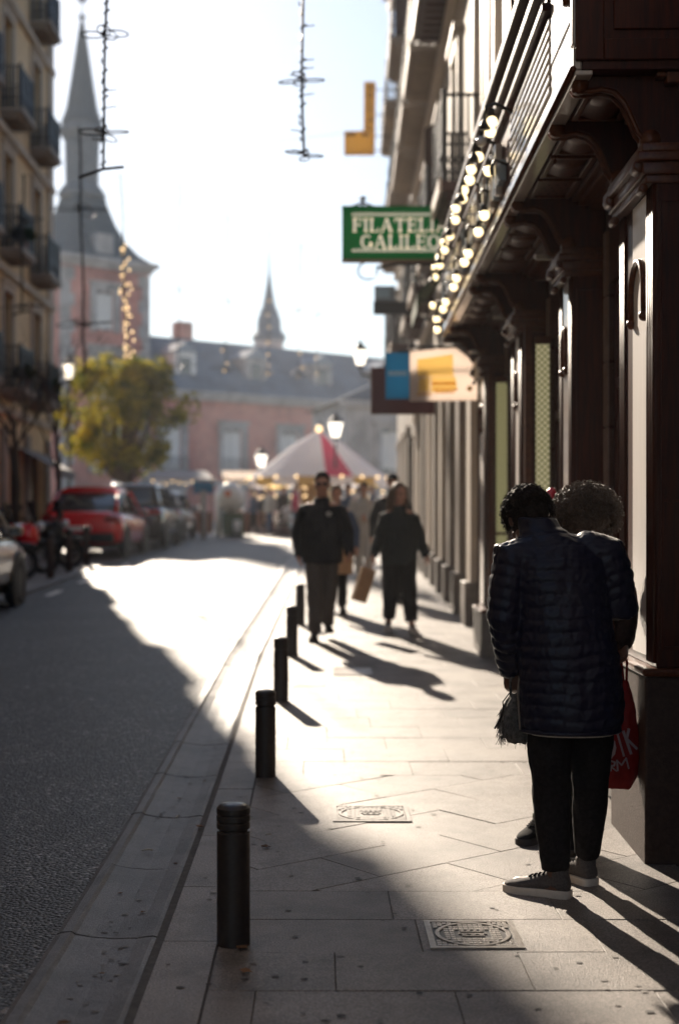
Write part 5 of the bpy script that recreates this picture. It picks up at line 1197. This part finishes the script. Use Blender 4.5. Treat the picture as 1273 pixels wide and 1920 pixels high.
# ---- the person in the puffer jacket, seen from behind, leaning in
p1 = thing('person', 'person in a long navy puffer jacket seen from behind leaning towards the shopfront', 'person', (.96, 5.55, gz(5.55)))
shL, elL, wrL = V((-.205, .02, 1.325)), V((-.235, .0, 1.09)), V((-.200, .09, .885))
shR, elR, wrR = V((.165, .03, 1.335)), V((.225, .02, 1.135)), V((.10, .30, 1.12))
hc = V((-.118, .17, 1.470)); hf, hu = V((-.10, .80, -.55)), V((-.12, .55, .8))
b = MB()
loft(b, [(.02, .0, .70, .15, .10), (.02, .0, .85, .165, .105), (.0, .0, 1.05, .14, .10), (-.02, .02, 1.25, .165, .10), (-.04, .05, 1.36, .12, .08), (-.07, .08, 1.42, .06, .06)])
b.tube([V((-.07, .07, 1.38)), hc-V((0, .02, .05))], [.062, .055], 12, round_=True)
for s_, e_, w_ in ((shL, elL, wrL), (shR, elR, wrR)): b.tube([V((s_.x*.7, s_.y, s_.z)), s_, e_, w_], [.05, .05, .042, .030], 10, round_=True)
hand(b, wrL, (.12, .25, -.95), 1, (.5, .6, .2), 1.0, 70); hand(b, wrR, (-.7, .7, .1), -1, (-.3, .1, .9), 1.0, 60)
legs1 = (((-.064, .0, .80), (-.050, .03, .40), (-.035, .0, .09)), ((.112, .03, .80), (.118, .09, .42), (.125, .20, .10)))
for L in legs1: b.tube([V(q) for q in L], [.085, .055, .036], 12, round_=True)
for (an, d) in (((-.035, .0, .05), (-.86, .5)), ((.125, .20, .05), (-.45, .9))): b.tube([V(an), V(an)+V((d[0], d[1], -.1))*.16], [.035, .026], 8, round_=True)
head_geo(b, hc, hf, hu, .98)
body1 = remeshed('body', b, .006, M['skindark'], p1, 4)
# hair: close braids lying back over the skull
hm = MB(); f_ = hf.normalized(); u_ = (hu-f_*hu.dot(f_)).normalized(); r_ = f_.cross(u_); rot = Matrix((r_, f_, u_)).transposed()
hm.ball(hc+u_*.028-f_*.012, (.083, .100, .100), 22, 16, rot)
for k in range(13):
    a = -1.35+2.7*k/12
    pts = []
    for j in range(9):
        q = -.35+2.3*j/8
        d = (r_*math.sin(a)*1.0+u_*math.cos(a))*math.cos(q-.6)+(-f_)*math.sin(q-.6)
        pts.append(hc+u_*.024-f_*.012+V((d.x*.094, d.y*.106, d.z*.104)))
    hm.tube(pts, [.011+.007*((j+k) % 2) for j in range(9)], 7, round_=True)
for k in range(46):
    rr = random.Random(k); a = rr.uniform(-1.9, 1.4); q = rr.uniform(-.9, 1.5); d = (r_*math.sin(a)+u_*math.cos(a))*math.cos(q)-f_*math.sin(q)
    if d.dot(u_) > -.35: hm.ball(hc+u_*.026-f_*.012+V((d.x*.092, d.y*.105, d.z*.103)), rr.uniform(.012, .019), 7, 5)
remeshed('hair', hm, .004, M['hair'], body1, 0, lambda p, n: .003*noise.noise(p*90))
fl_ = MB(); rr = random.Random(12)
for k in range(1500):      # fine curly strands over the braids
    d = V((rr.gauss(0, 1), rr.gauss(0, 1), rr.gauss(0, 1))).normalized()
    if d.dot(u_) < -.3 or d.dot(f_) > .75: continue
    c = hc+u_*.025-f_*.012+V((d.x*.093, d.y*.107, d.z*.105))*rr.uniform(1.0, 1.09); e = d.orthogonal().normalized(); e.rotate(Matrix.Rotation(rr.uniform(0, 6.3), 3, d)); q = d.cross(e); rad = rr.uniform(.004, .008)
    fl_.tube([c+(d*.4+e)*(rad*math.cos(a))+q*(rad*math.sin(a))+d*(.0016*a) for a in [1.05*j for j in range(7)]], .0012, 3)
fl_.build('curls', M['hair'], body1, kind='stuff', fix=False)
# trousers
tr = MB()
for L, rad in zip(legs1, ([.095, .074, .056], [.090, .073, .052])): tr.tube([V(L[0]), (V(L[0])+V(L[1]))/2, V(L[1]), (V(L[1])+V(L[2]))/2, V(L[2])+V((0, 0, .015))], [rad[0], (rad[0]+rad[1])/2+.004, rad[1], (rad[1]+rad[2])/2+.003, rad[2]], 16)
loft(tr, [(.02, .01, .74, .17, .115), (.02, .0, .95, .165, .12)])
remeshed('trousers', tr, .008, M['blackcloth'], p1, 5, fold(.006, 14))
# jacket: quilted in horizontal tubes
jk = MB()
loft(jk, [(.022, .0, .648, .188, .135), (.024, .0, .68, .200, .142), (.026, .0, .76, .207, .145), (.020, .0, .88, .203, .142), (.005, .0, 1.0, .192, .135), (-.008, .01, 1.12, .187, .13), (-.018, .02, 1.22, .193, .13), (-.024, .03, 1.31, .200, .122), (-.032, .05, 1.37, .168, .108), (-.055, .07, 1.405, .118, .095), (-.085, .09, 1.44, .082, .08), (-.095, .10, 1.478, .076, .074)], 28)
for s_, e_, w_, rd in ((shL, elL, wrL, (.082, .078, .070, .060, .048)), (shR, elR, wrR, (.085, .078, .070, .060, .048))):
    jk.tube([V((s_.x*.62, s_.y+.01, s_.z+.005)), s_, (s_+e_)/2, e_, (e_+w_)/2, w_], [.088, rd[0], rd[1], rd[2], rd[3], rd[4]], 16, round_=True)
def seg_d(p, a, c):
    ab = c-a; t = max(0, min(1, (p-a).dot(ab)/ab.length_squared)); return (p-(a+ab*t)).length, t*ab.length
def quilt(p, n):
    if p.z > 1.425 and p.x < .05 and p.x > -.22 and abs(p.y-.1) < .12: return .004*noise.noise(p*30)
    best, t = 9, p.z
    for s_, e_, w_ in ((shL, elL, wrL), (shR, elR, wrR)):
        d1, t1 = seg_d(p, s_, e_); d2, t2 = seg_d(p, e_, w_)
        q, tt = (d1, t1) if d1 < d2 else (d2, t2+(e_-s_).length)
        if q < .094 and (abs(p.x+.0) > .165 or p.y > .16) and q < best: best, t = q, .37-tt+.9
    wob = .020*noise.noise(V((p.x*5, p.y*5, p.z*4)))+.010*math.sin(p.x*9+p.z*3)-.055*abs(p.x-.03)+.006*noise.noise(V((p.x*19, p.y*19, p.z*12)))
    ph = ((t+wob)/.047) % 1.0
    am = .0072*(.8+.5*noise.noise(V((p.x*7+3, p.y*7, p.z*9))))
    return am*(abs(math.sin(PI*ph))**.5)-.004+.003*noise.noise(V((p.x*26, p.y*26, p.z*15)))+.0025*noise.noise(V((p.x*70, p.y*70, p.z*48)))+.007*noise.noise(V((p.x*6+9, p.y*6, p.z*3.5)))
jo = remeshed('puffer_jacket', jk, .0062, M['navy'], p1, 5, quilt)
cm = MB()
n = 22; rs = []
for (z, w_, d, yy) in ((1.43, .085, .086, .085), (1.465, .083, .083, .098), (1.497, .079, .079, .108)):
    rs.append([(-.092+w_*math.cos(2*PI*k/n), yy+d*math.sin(2*PI*k/n), z+.012*math.sin(2*PI*k/n)-.01*math.cos(2*PI*k/n)) for k in range(n)])
inn = [[((p[0]+.092)*.82-.092, (p[1]-.1)*.82+.1, p[2]) for p in r2] for r2 in rs[::-1]]
cm.rings(rs+inn, False); remeshed('collar', cm, .005, M['navy'], jo, 3, lambda p, n: .002*noise.noise(p*40))
hemm = MB(); pts = [(.022+.190*math.cos(a), .137*math.sin(a), .652) for a in [2*PI*k/36 for k in range(37)]]; hemm.tube(pts, .009, 8); hemm.build('hem_binding', M['navy'], jo, True)
sh_ = MB(); loft(sh_, [(.025, .0, .636, .165, .12), (.025, .0, .70, .16, .12)]); sh_.build('shirt_hem', M['greyhood'], p1, True)
zp = MB(); zp.tube([(-.178, -.03, .655), (-.186, -.02, .80), (-.175, -.02, .90)], .004, 5); zp.build('side_zip', M['rim'], jo)
shoe(p1, (.012, -.02, -.002), (-.87, .45), .265, M['sneaker'], M['sole'])
shoe(p1, (.138, .165, -.002), (-.50, .86), .255, M['sneaker'], M['sole'])
# shaggy handbag hanging from the left hand
hb = thing('handbag', 'shaggy grey handbag with tassels beside the puffer jacket', 'handbag', (.785, 5.62, .585)); hb.scale = (.85, .85, .85); ho = V((.775, 5.62, .56))
bm2 = MB(); loft(bm2, [(.01, 0, .01, .05, .045), (.008, 0, .05, .075, .06), (0, 0, .12, .075, .06), (-.005, 0, .19, .055, .05), (-.004, 0, .235, .03, .03)])
remeshed('bag_body', bm2, .006, M['fur'], hb, 3, lambda p, n: .010*noise.noise(V((p.x*40, p.y*40, p.z*14))))
fr = MB(); rr = random.Random(4)
for k in range(520):
    a = rr.uniform(0, 2*PI); z = rr.uniform(.03, .20); w_ = .075*math.sin(PI*min(1, (z+.05)/.30))**.6; p = V((w_*math.cos(a), w_*.8*math.sin(a), z)); d = V((math.cos(a)*.35+rr.gauss(0, .25), math.sin(a)*.35+rr.gauss(0, .25), -1)).normalized()
    fr.tube([p, p+d*.02+V((math.cos(a), math.sin(a), 0))*.006, p+d*rr.uniform(.035, .06)], .0022, 3, .001)
fr.build('fringe', M['fur'], hb, kind='stuff', fix=False)
MB().tube([(-.03, 0, .22), (-.035, -.01, .29), (-.02, 0, .345), (.0, .005, .35), (.015, .01, .29), (.012, 0, .22)], .007, 7).build('handle', M['fur'], hb, True)
tq = MB(); tq.tube([(-.04, -.02, .24), (-.07, -.02, .20), (-.068, -.02, .17)], .003, 5)
for dx in (-.018, -.004): tq.tube([(-.068, -.02, .17), (-.078, -.02, .13), (-.09+dx, -.02, .075)], .0055, 6, .004)
tq.build('tassel', M['blackcloth'], hb, True)

# ---- the second person, with the round afro, facing this way, mostly hidden
p2 = thing('person', 'person with a round curly afro facing the camera behind the puffer jacket', 'person', (1.17, 6.45, gz(6.45)), PI)
b = MB(); hc2 = V((-.015, .13, 1.452)); hf2, hu2 = V((.05, .75, -.65)), V((0, .65, .75))
loft(b, [(0, 0, .80, .15, .10), (0, 0, .95, .145, .10), (0, .01, 1.15, .14, .09), (0, .04, 1.30, .16, .09), (0, .07, 1.36, .08, .06)])
b.tube([V((0, .06, 1.32)), hc2-V((0, .03, .05))], [.055, .05], 12, round_=True)
A2 = ((V((-.16, .04, 1.29)), V((-.215, .06, 1.06)), V((-.165, .22, .93))), (V((.17, .04, 1.29)), V((.215, .10, 1.06)), V((.10, .30, 1.08))))
for s_, e_, w_ in A2: b.tube([s_*.75+V((0, 0, .32)), s_, e_, w_], [.045, .046, .038, .028], 10, round_=True)
hand(b, A2[0][2], (.1, .5, -.8), 1, (.9, .1, .3), .95, 75); hand(b, A2[1][2], (-.6, .7, .2), -1, (0, .3, .9), .95, 60)
for L in (((.085, 0, .80), (.09, .04, .43), (.12, -.10, .09)), ((-.085, 0, .80), (-.05, .02, .43), (.02, .06, .09))): b.tube([V(q) for q in L], [.08, .052, .036], 12, round_=True)
head_geo(b, hc2, hf2, hu2, .95); body2 = remeshed('body', b, .007, M['skindark'], p2, 4)
af = MB(); rr = random.Random(8); f2 = hf2.normalized(); u2 = (hu2-f2*hu2.dot(f2)).normalized(); r2 = f2.cross(u2); hc2b = hc2+u2*.035-f2*.02; rot2 = Matrix((r2, f2, u2)).transposed()
af.ball(hc2b, (.112, .105, .100), 20, 14, rot2)
for k in range(420):
    d = V((rr.gauss(0, 1), rr.gauss(0, 1), rr.gauss(0, 1))).normalized()
    if d.dot(f2) > .62 and d.dot(u2) < .55: continue
    if d.z < -.75: continue
    q = rr.uniform(.88, 1.16); af.ball(hc2b+V((d.x*.125, d.y*.115, d.z*.108))*q, rr.uniform(.010, .017), 6, 5)
hr = remeshed('hair', af, .0045, M['curls'], body2, 1, lambda p, n: .004*noise.noise(p*110))
cu = MB()
for k in range(2600):      # loose curls at the outline
    d = V((rr.gauss(0, 1), rr.gauss(0, 1), rr.gauss(0, 1))).normalized()
    if (d.dot(f2) > .6 and d.dot(u2) < .55) or d.z < -.6: continue
    c = hc2b+V((d.x*.136, d.y*.125, d.z*.118))*rr.uniform(.94, 1.12); e = d.orthogonal().normalized(); e.rotate(Matrix.Rotation(rr.uniform(0, 6.3), 3, d)); q = d.cross(e); rad = rr.uniform(.006, .010)
    cu.tube([c+(d*.5+e)*(rad*math.cos(a))+q*(rad*math.sin(a))+d*(.0026*a) for a in [1.05*j for j in range(8)]], .0013, 3)
cu.build('curls', M['curls'], hr, kind='stuff', fix=False)
co = MB(); loft(co, [(0, 0, .74, .17, .12), (0, 0, .95, .165, .118), (0, .01, 1.15, .165, .11), (0, .04, 1.28, .185, .105), (0, .06, 1.34, .12, .09), (0, .07, 1.385, .07, .07)])
for s_, e_, w_ in A2: co.tube([s_*.7+V((0, 0, .39)), s_, e_, w_], [.062, .066, .056, .044], 12, round_=True)
remeshed('coat', co, .008, M['browncloth'], p2, 4, fold(.006, 18))
tr = MB()
for L in (((.085, 0, .80), (.09, .04, .43), (.12, -.10, .10)), ((-.085, 0, .80), (-.05, .02, .43), (.02, .06, .10))): tr.tube([V(q) for q in L], [.088, .066, .052], 14)
loft(tr, [(0, 0, .72, .155, .11), (0, 0, .9, .15, .11)]); remeshed('trousers', tr, .009, M['blackcloth'], p2, 4, fold(.005, 14))
shoe(p2, (.12, -.15, -.002), (.55, .8), .25, M['blackcloth'], M['dark']); shoe(p2, (.02, .02, -.002), (.2, .95), .25, M['blackcloth'], M['dark'])
# red bag with handwritten white letters
rb = thing('shopping_bag', 'red plastic shopping bag with white handwritten letters hanging by the shopfront', 'bag', (1.315, 6.22, .30)); 
bb = MB(); loft(bb, [(-.01, 0, .0, .055, .03), (-.008, 0, .04, .085, .042), (0, 0, .14, .097, .048), (.0, 0, .24, .088, .045), (.012, 0, .32, .062, .035), (.02, 0, .40, .035, .022), (.02, 0, .47, .02, .012)])
bo = remeshed('bag_body', bb, .006, M['redbag'], rb, 4, fold(.006, 20))
MB().tube([(.02, 0, .45), (.01, .01, .55), (.02, .02, .62), (.035, .01, .55), (.03, 0, .45)], .006, 6).build('handle', M['redbag'], rb, True)
def stroke(pts, w_=.010):
    mb = MB()
    for p, q in zip(pts, pts[1:]):
        p, q = V((p[0], 0, p[1])), V((q[0], 0, q[1])); d = (q-p).normalized(); nn = V((-d.z, 0, d.x))*w_/2; y = lambda v: -.050*math.sqrt(max(.1, 1-(v.x/.105)**2))-.005
        c = [p+nn-d*w_*.3, q+nn+d*w_*.3, q-nn+d*w_*.3, p-nn-d*w_*.3]; mb.hexa([(v.x, y(v), v.z) for v in c]+[(v.x, y(v)+.012, v.z) for v in c])
    mb.build('letter', M['lav'], bo)
stroke([(-.066+.034*math.cos(R(a)), .185+.048*math.sin(R(a))) for a in range(0, 375, 30)], .013)
stroke([(-.022, .255), (.008, .150)], .008); stroke([(.006, .255), (.040, .160)], .011); stroke([(.030, .265), (.020, .225), (.066, .180)], .011)
stroke([(-.047, .085), (-.052, .128), (-.030, .122), (-.033, .108), (-.049, .104), (-.024, .084)], .006); stroke([(-.018, .086), (-.022, .130), (-.002, .110), (.018, .140), (.030, .095)], .006)
# red heart-like foil ornament between the two heads, stuck on a stick inside the display
ro = thing('foil_ornament', 'small shiny red ornament on a stick seen between the two heads', 'ornament', (1.345, 8.28, .9))
mb = MB(); mb.ball((0, 0, .72), (.028, .02, .040), 12, 10); mb.ball((.012, 0, .745), (.026, .018, .026), 10, 8); mb.build('ornament', M['redheart'], ro, True); MB().tube([(0, 0, 0), (0, 0, .70)], .004, 6).build('stick', M['redheart'], ro); MB().lathe((0, 0, 0), [(.07, -.88), (.07, -.86), (.014, -.84), (.014, 0), (.01, .0)], 12).build('stand', M['wood'], ro, True)

# ---- people walking
def walker(label, loc, rz, h, jacket, trousers, skin, hairm, pose, near=True, jr=1.0, extra=None, shoes=None, hairstyle='short', hd=None, legr=1.0, hem=.80):
    t = thing('person', label, 'person', loc, rz); s = h/1.75; vx = .009 if near else .014
    hc = V((0, .035, 1.625)); fw, up = hd or (V((0, 1, -.08)), V((0, .08, 1)))
    b = MB()
    loft(b, [(0, 0, .85, .15, .10), (0, 0, .95, .155, .10), (0, 0, 1.15, .135, .095), (0, 0, 1.32, .17, .10), (0, 0, 1.42, .13, .08), (0, .0, 1.46, .06, .06)])
    b.tube([V((0, .0, 1.43)), hc-V((0, .02, .06))], [.062, .055], 12, round_=True)
    for sg, (s_, e_, w_) in zip((-1, 1), pose['arms']):
        s_, e_, w_ = V(s_), V(e_), V(w_); b.tube([V((s_.x*.7, 0, 1.39)), s_, e_, w_], [.05, .05, .04, .029], 10, round_=True)
        if near: hand(b, w_, (w_-e_)+V((0, .04, 0)), -sg, (-sg*.9, .25, .1), 1.0, 45)
        else: b.ball(w_+(w_-e_).normalized()*.07, (.035, .03, .07), 8, 6)
    for L in pose['legs']: b.tube([V(q) for q in L], [.085, .052, .036], 10, round_=True)
    P, rot = head_geo(b, hc, fw, up, 1.0)
    body = remeshed('body', b, vx, skin, t, 3)
    if near:
        for sg in (-1, 1): MB().ball(P(sg*.032, .083, .008), (.011, .008, .008), 8, 6).build('eye', M['dark'], body, True)
    jk = MB()
    loft(jk, [(0, 0, hem, .185*jr, .125*jr), (0, 0, hem+.05, .19*jr, .13*jr), (0, 0, 1.05, .19*jr, .13*jr), (0, 0, 1.22, .195*jr, .13*jr), (0, 0, 1.33, .18*jr, .12), (0, 0, 1.385, .145, .105), (0, 0, 1.43, .10, .09), (0, .005, 1.49, .078, .078)], 24)
    for s_, e_, w_ in pose['arms']: s_, e_, w_ = V(s_), V(e_), V(w_); jk.tube([V((s_.x*.55, 0, 1.37)), s_, (s_+e_)/2, e_, (e_+w_)/2, w_], [.062, .070*jr, .068*jr, .065*jr, .058*jr, .046*jr], 14, round_=True)
    j = remeshed('jacket', jk, vx, jacket, t, 4, fold(.012, 11))
    tr = MB(); loft(tr, [(0, 0, .80, .165, .115), (0, 0, 1.0, .155, .11)])
    for L in pose['legs']: L = [V(q) for q in L]; tr.tube([L[0], (L[0]+L[1])/2, L[1], (L[1]+L[2])/2, L[2]+V((0, 0, pose.get('cuff', .0)))], [.10*legr, .092*legr, .080*legr, .075*legr, .068*legr], 14)
    remeshed('trousers', tr, vx, trousers, t, 4, fold(.010, 10))
    for L, d in zip(pose['legs'], pose['toes']): shoe(t, V((L[2][0], L[2][1]-.05, L[2][2]-.09)), d, .26, shoes or M['blackcloth'], M['sole'] if shoes else M['dark'])
    hm = MB()
    if hairstyle == 'cap':
        hm.ball(P(0, -.008, .05), (.082, .10, .075), 16, 10, rot); hm.ball(P(0, .085, .055), (.07, .07, .012), 12, 6, rot); remeshed('cap', hm, .008, M['blackcloth'], body, 2)
    else:
        hm.ball(P(0, -.022, .045), (.083, .095, .090), 16, 12, rot); hm.ball(P(0, -.05, -.02), (.072, .06, .07), 14, 10, rot)
        if hairstyle == 'long':
            for k in range(9): x = -.08+.02*k; hm.tube([P(x, -.04, .05), P(x*1.15, -.075, -.08), P(x*1.25, -.08, -.24), P(x*1.1, -.07, -.36+.01*(k % 3))], [.03, .032, .028, .012], 8, round_=True)
            hm.tube([P(-.075, .02, .06), P(-.092, .02, -.06), P(-.10, .0, -.22)], [.025, .024, .015], 8, round_=True); hm.tube([P(.075, .02, .06), P(.092, .02, -.06), P(.10, .0, -.22)], [.025, .024, .015], 8, round_=True)
        else: hm.ball(P(0, .045, .105), (.06, .04, .03), 10, 8, rot)
        remeshed('hair', hm, .007, hairm, body, 2, lambda p, n: .006*noise.noise(p*45))
    if pose.get('shades'):
        g = MB()
        for sg in (-1, 1): g.ball(P(sg*.033, .092, .008), (.027, .010, .020), 10, 6, rot); g.tube([P(sg*.06, .085, .012), P(sg*.078, .0, .012)], .004, 5)
        g.tube([P(-.01, .098, .012), P(.01, .098, .012)], .004, 5); g.build('sunglasses', M['dark'], body, True)
    if extra: extra(t, j, P)
    t.scale = (s, s, s)
    return t
AR = [((-.175, 0, 1.34), (-.265, -.03, 1.13), (-.27, .08, .90)), ((.175, 0, 1.34), (.265, -.06, 1.13), (.275, .02, .89))]
man = {'arms': [((-.185, 0, 1.345), (-.262, .0, 1.12), (-.28, .16, .92)), ((.185, 0, 1.345), (.258, -.08, 1.13), (.25, -.02, .90))],
       'legs': [((-.085, 0, .92), (-.075, -.02, .50), (-.055, -.16, .16)), ((.085, 0, .92), (.08, .10, .50), (.075, .12, .09))], 'toes': [(-.1, 1), (.1, 1)], 'shades': True}
def manx(t, j, P):
    mb = MB(); mb.tube([(-.095, .135, 1.315), (-.075, .138, 1.33), (-.05, .138, 1.325), (-.045, .138, 1.31)], .008, 6); mb.tube([(-.09, .138, 1.30), (-.05, .138, 1.298)], .007, 6); mb.build('chest_emblem', M['white'], j, True)
    MB().tube([(0, .128, .84), (0, .132, 1.2), (0, .10, 1.46)], .006, 6).build('zip', M['dark'], j)
walker('man in black jacket and sunglasses walking towards the camera in mid pavement', (.04, 15.2, gz(15.2)), PI, 1.79, M['blackjkt'], M['taupe'], M['skin'], M['hair'], man, jr=1.13, extra=manx)
wom = {'arms': [((-.16, 0, 1.335), (-.245, -.05, 1.10), (-.31, -.02, .92)), ((.16, 0, 1.335), (.235, .02, 1.10), (.30, .14, .92))],
       'legs': [((-.09, 0, .92), (-.115, .10, .50), (-.135, .16, .10)), ((.09, 0, .92), (.10, .0, .50), (.115, -.10, .12))], 'toes': [(-.15, 1), (.1, 1)], 'cuff': .05}
walker('woman in dark jacket and wide black trousers walking with a paper bag', (.90, 15.9, gz(15.9)), PI, 1.68, M['greencoat'], M['blackcloth'], M['skin'], M['brownhair'], wom, jr=1.13, shoes=M['sole'], hairstyle='long', legr=1.12, hd=(V((-.45, .9, -.1)), V((0, .1, 1))))
hid = {'arms': AR, 'legs': [((-.085, 0, .92), (-.08, .06, .50), (-.075, .12, .09)), ((.085, 0, .92), (.08, .0, .50), (.08, -.12, .13))], 'toes': [(-.1, 1), (.1, 1)]}
walker('person in dark blue mostly hidden behind the man in black', (.235, 18.6, gz(18.6)), PI, 1.66, M['bluecloth'], M['blackcloth'], M['skin'], M['brownhair'], hid, near=False)
grey = {'arms': [((-.19, 0, 1.40), (-.25, .0, 1.14), (-.05, .20, 1.12)), ((.19, 0, 1.40), (.25, .0, 1.14), (.06, .20, 1.14))], 'legs': hid['legs'], 'toes': hid['toes']}
walker('person in pale grey clothes walking between the man and the woman', (.78, 24.5, gz(24.5)), PI, 1.72, M['greyhood'], M['greyhood'], M['skin'], M['hair'], grey, near=False)
walker('tall person in black with a cap behind the woman', (1.07, 20.6, gz(20.6)), PI, 1.84, M['blackjkt'], M['blackcloth'], M['skin'], M['hair'], hid, near=False, hairstyle='cap')
walker('person in dark clothes far behind beside the carousel', (.66, 31.5, gz(31.5)), PI, 1.72, M['bluecloth'], M['blackcloth'], M['skin'], M['hair'], hid, near=False)
crowd = [(-2.3, 50.5, 'bluecloth', 'person in blue standing in the crowd nearest the white kiosk'), (-1.7, 49.8, 'greyhood', 'person in grey in the crowd left of the carousel drum'), (-1.25, 51.0, 'browncloth', 'person in brown among the crowd below the canvas top'), (-.8, 49.2, 'redcanvas', 'person in a red top among the crowd below the canvas top'), (-2.0, 53, 'blackjkt', 'person in black deep in the crowd behind the kiosk'), (1.3, 47.0, 'greyhood', 'person in grey beside the far right houses'), (1.7, 44.5, 'bluecloth', 'person in blue walking along the far right houses')]
for i, (x, y, m, lab) in enumerate(crowd): walker(lab, (x, y, gz(y)), PI*(.4+.37*i), 1.62+.05*(i % 4), M[m], M['bluecloth'] if i % 2 else M['blackcloth'], M['skin'], M['hair'] if i % 3 else M['brownhair'], hid, near=False)
# paper bags
def paper_bag(label, loc, rz, tilt, w_, h, d):
    t = thing('paper_bag', label, 'bag', loc, rz); t.rotation_euler = (0, tilt, rz)
    MB().hexa([(-w_/2, -d/2, -h), (w_/2, -d/2, -h), (w_/2, d/2, -h), (-w_/2, d/2, -h), (-w_/2, -d/2*.9, 0), (w_/2, -d/2*.9, 0), (w_/2, d/2*.9, 0), (-w_/2, d/2*.9, 0)]).build('bag_body', M['kraft'], t, bevel=.004)
    MB().tube([(-w_*.25, 0, -.01), (-w_*.2, 0, .09), (0, 0, .13), (w_*.2, 0, .09), (w_*.25, 0, -.01)], .006, 6).build('handle', M['kraft'], t, True)
paper_bag('tilted brown paper bag held by the woman in the dark jacket', (.555, 15.78, gz(15.8)+.73), .3, .32, .16, .38, .10)
paper_bag('orange brown paper bag hanging right of the man in black', (.32, 18.2, gz(18.3)+.86), .4, .05, .24, .34, .12)
# ------------------------------------------------------------------ the air: thin even haze over the whole street
hz = MB().box(-75, 80, -15, 172, -2.0, 48.0).build('haze', M['dark'], None)
hz.data.materials.clear(); hm_ = bpy.data.materials.new('haze_air'); hm_.use_nodes = True; nn_ = hm_.node_tree.nodes; nn_.remove(nn_['Principled BSDF'])
pv = nn_.new('ShaderNodeVolumePrincipled'); pv.inputs['Color'].default_value = (.93, .95, 1.0, 1); pv.inputs['Density'].default_value = .0014; pv.inputs['Anisotropy'].default_value = .1
hm_.node_tree.links.new(pv.outputs[0], nn_['Material Output'].inputs['Volume']); hz.data.materials.append(hm_); hz['kind'] = 'stuff'
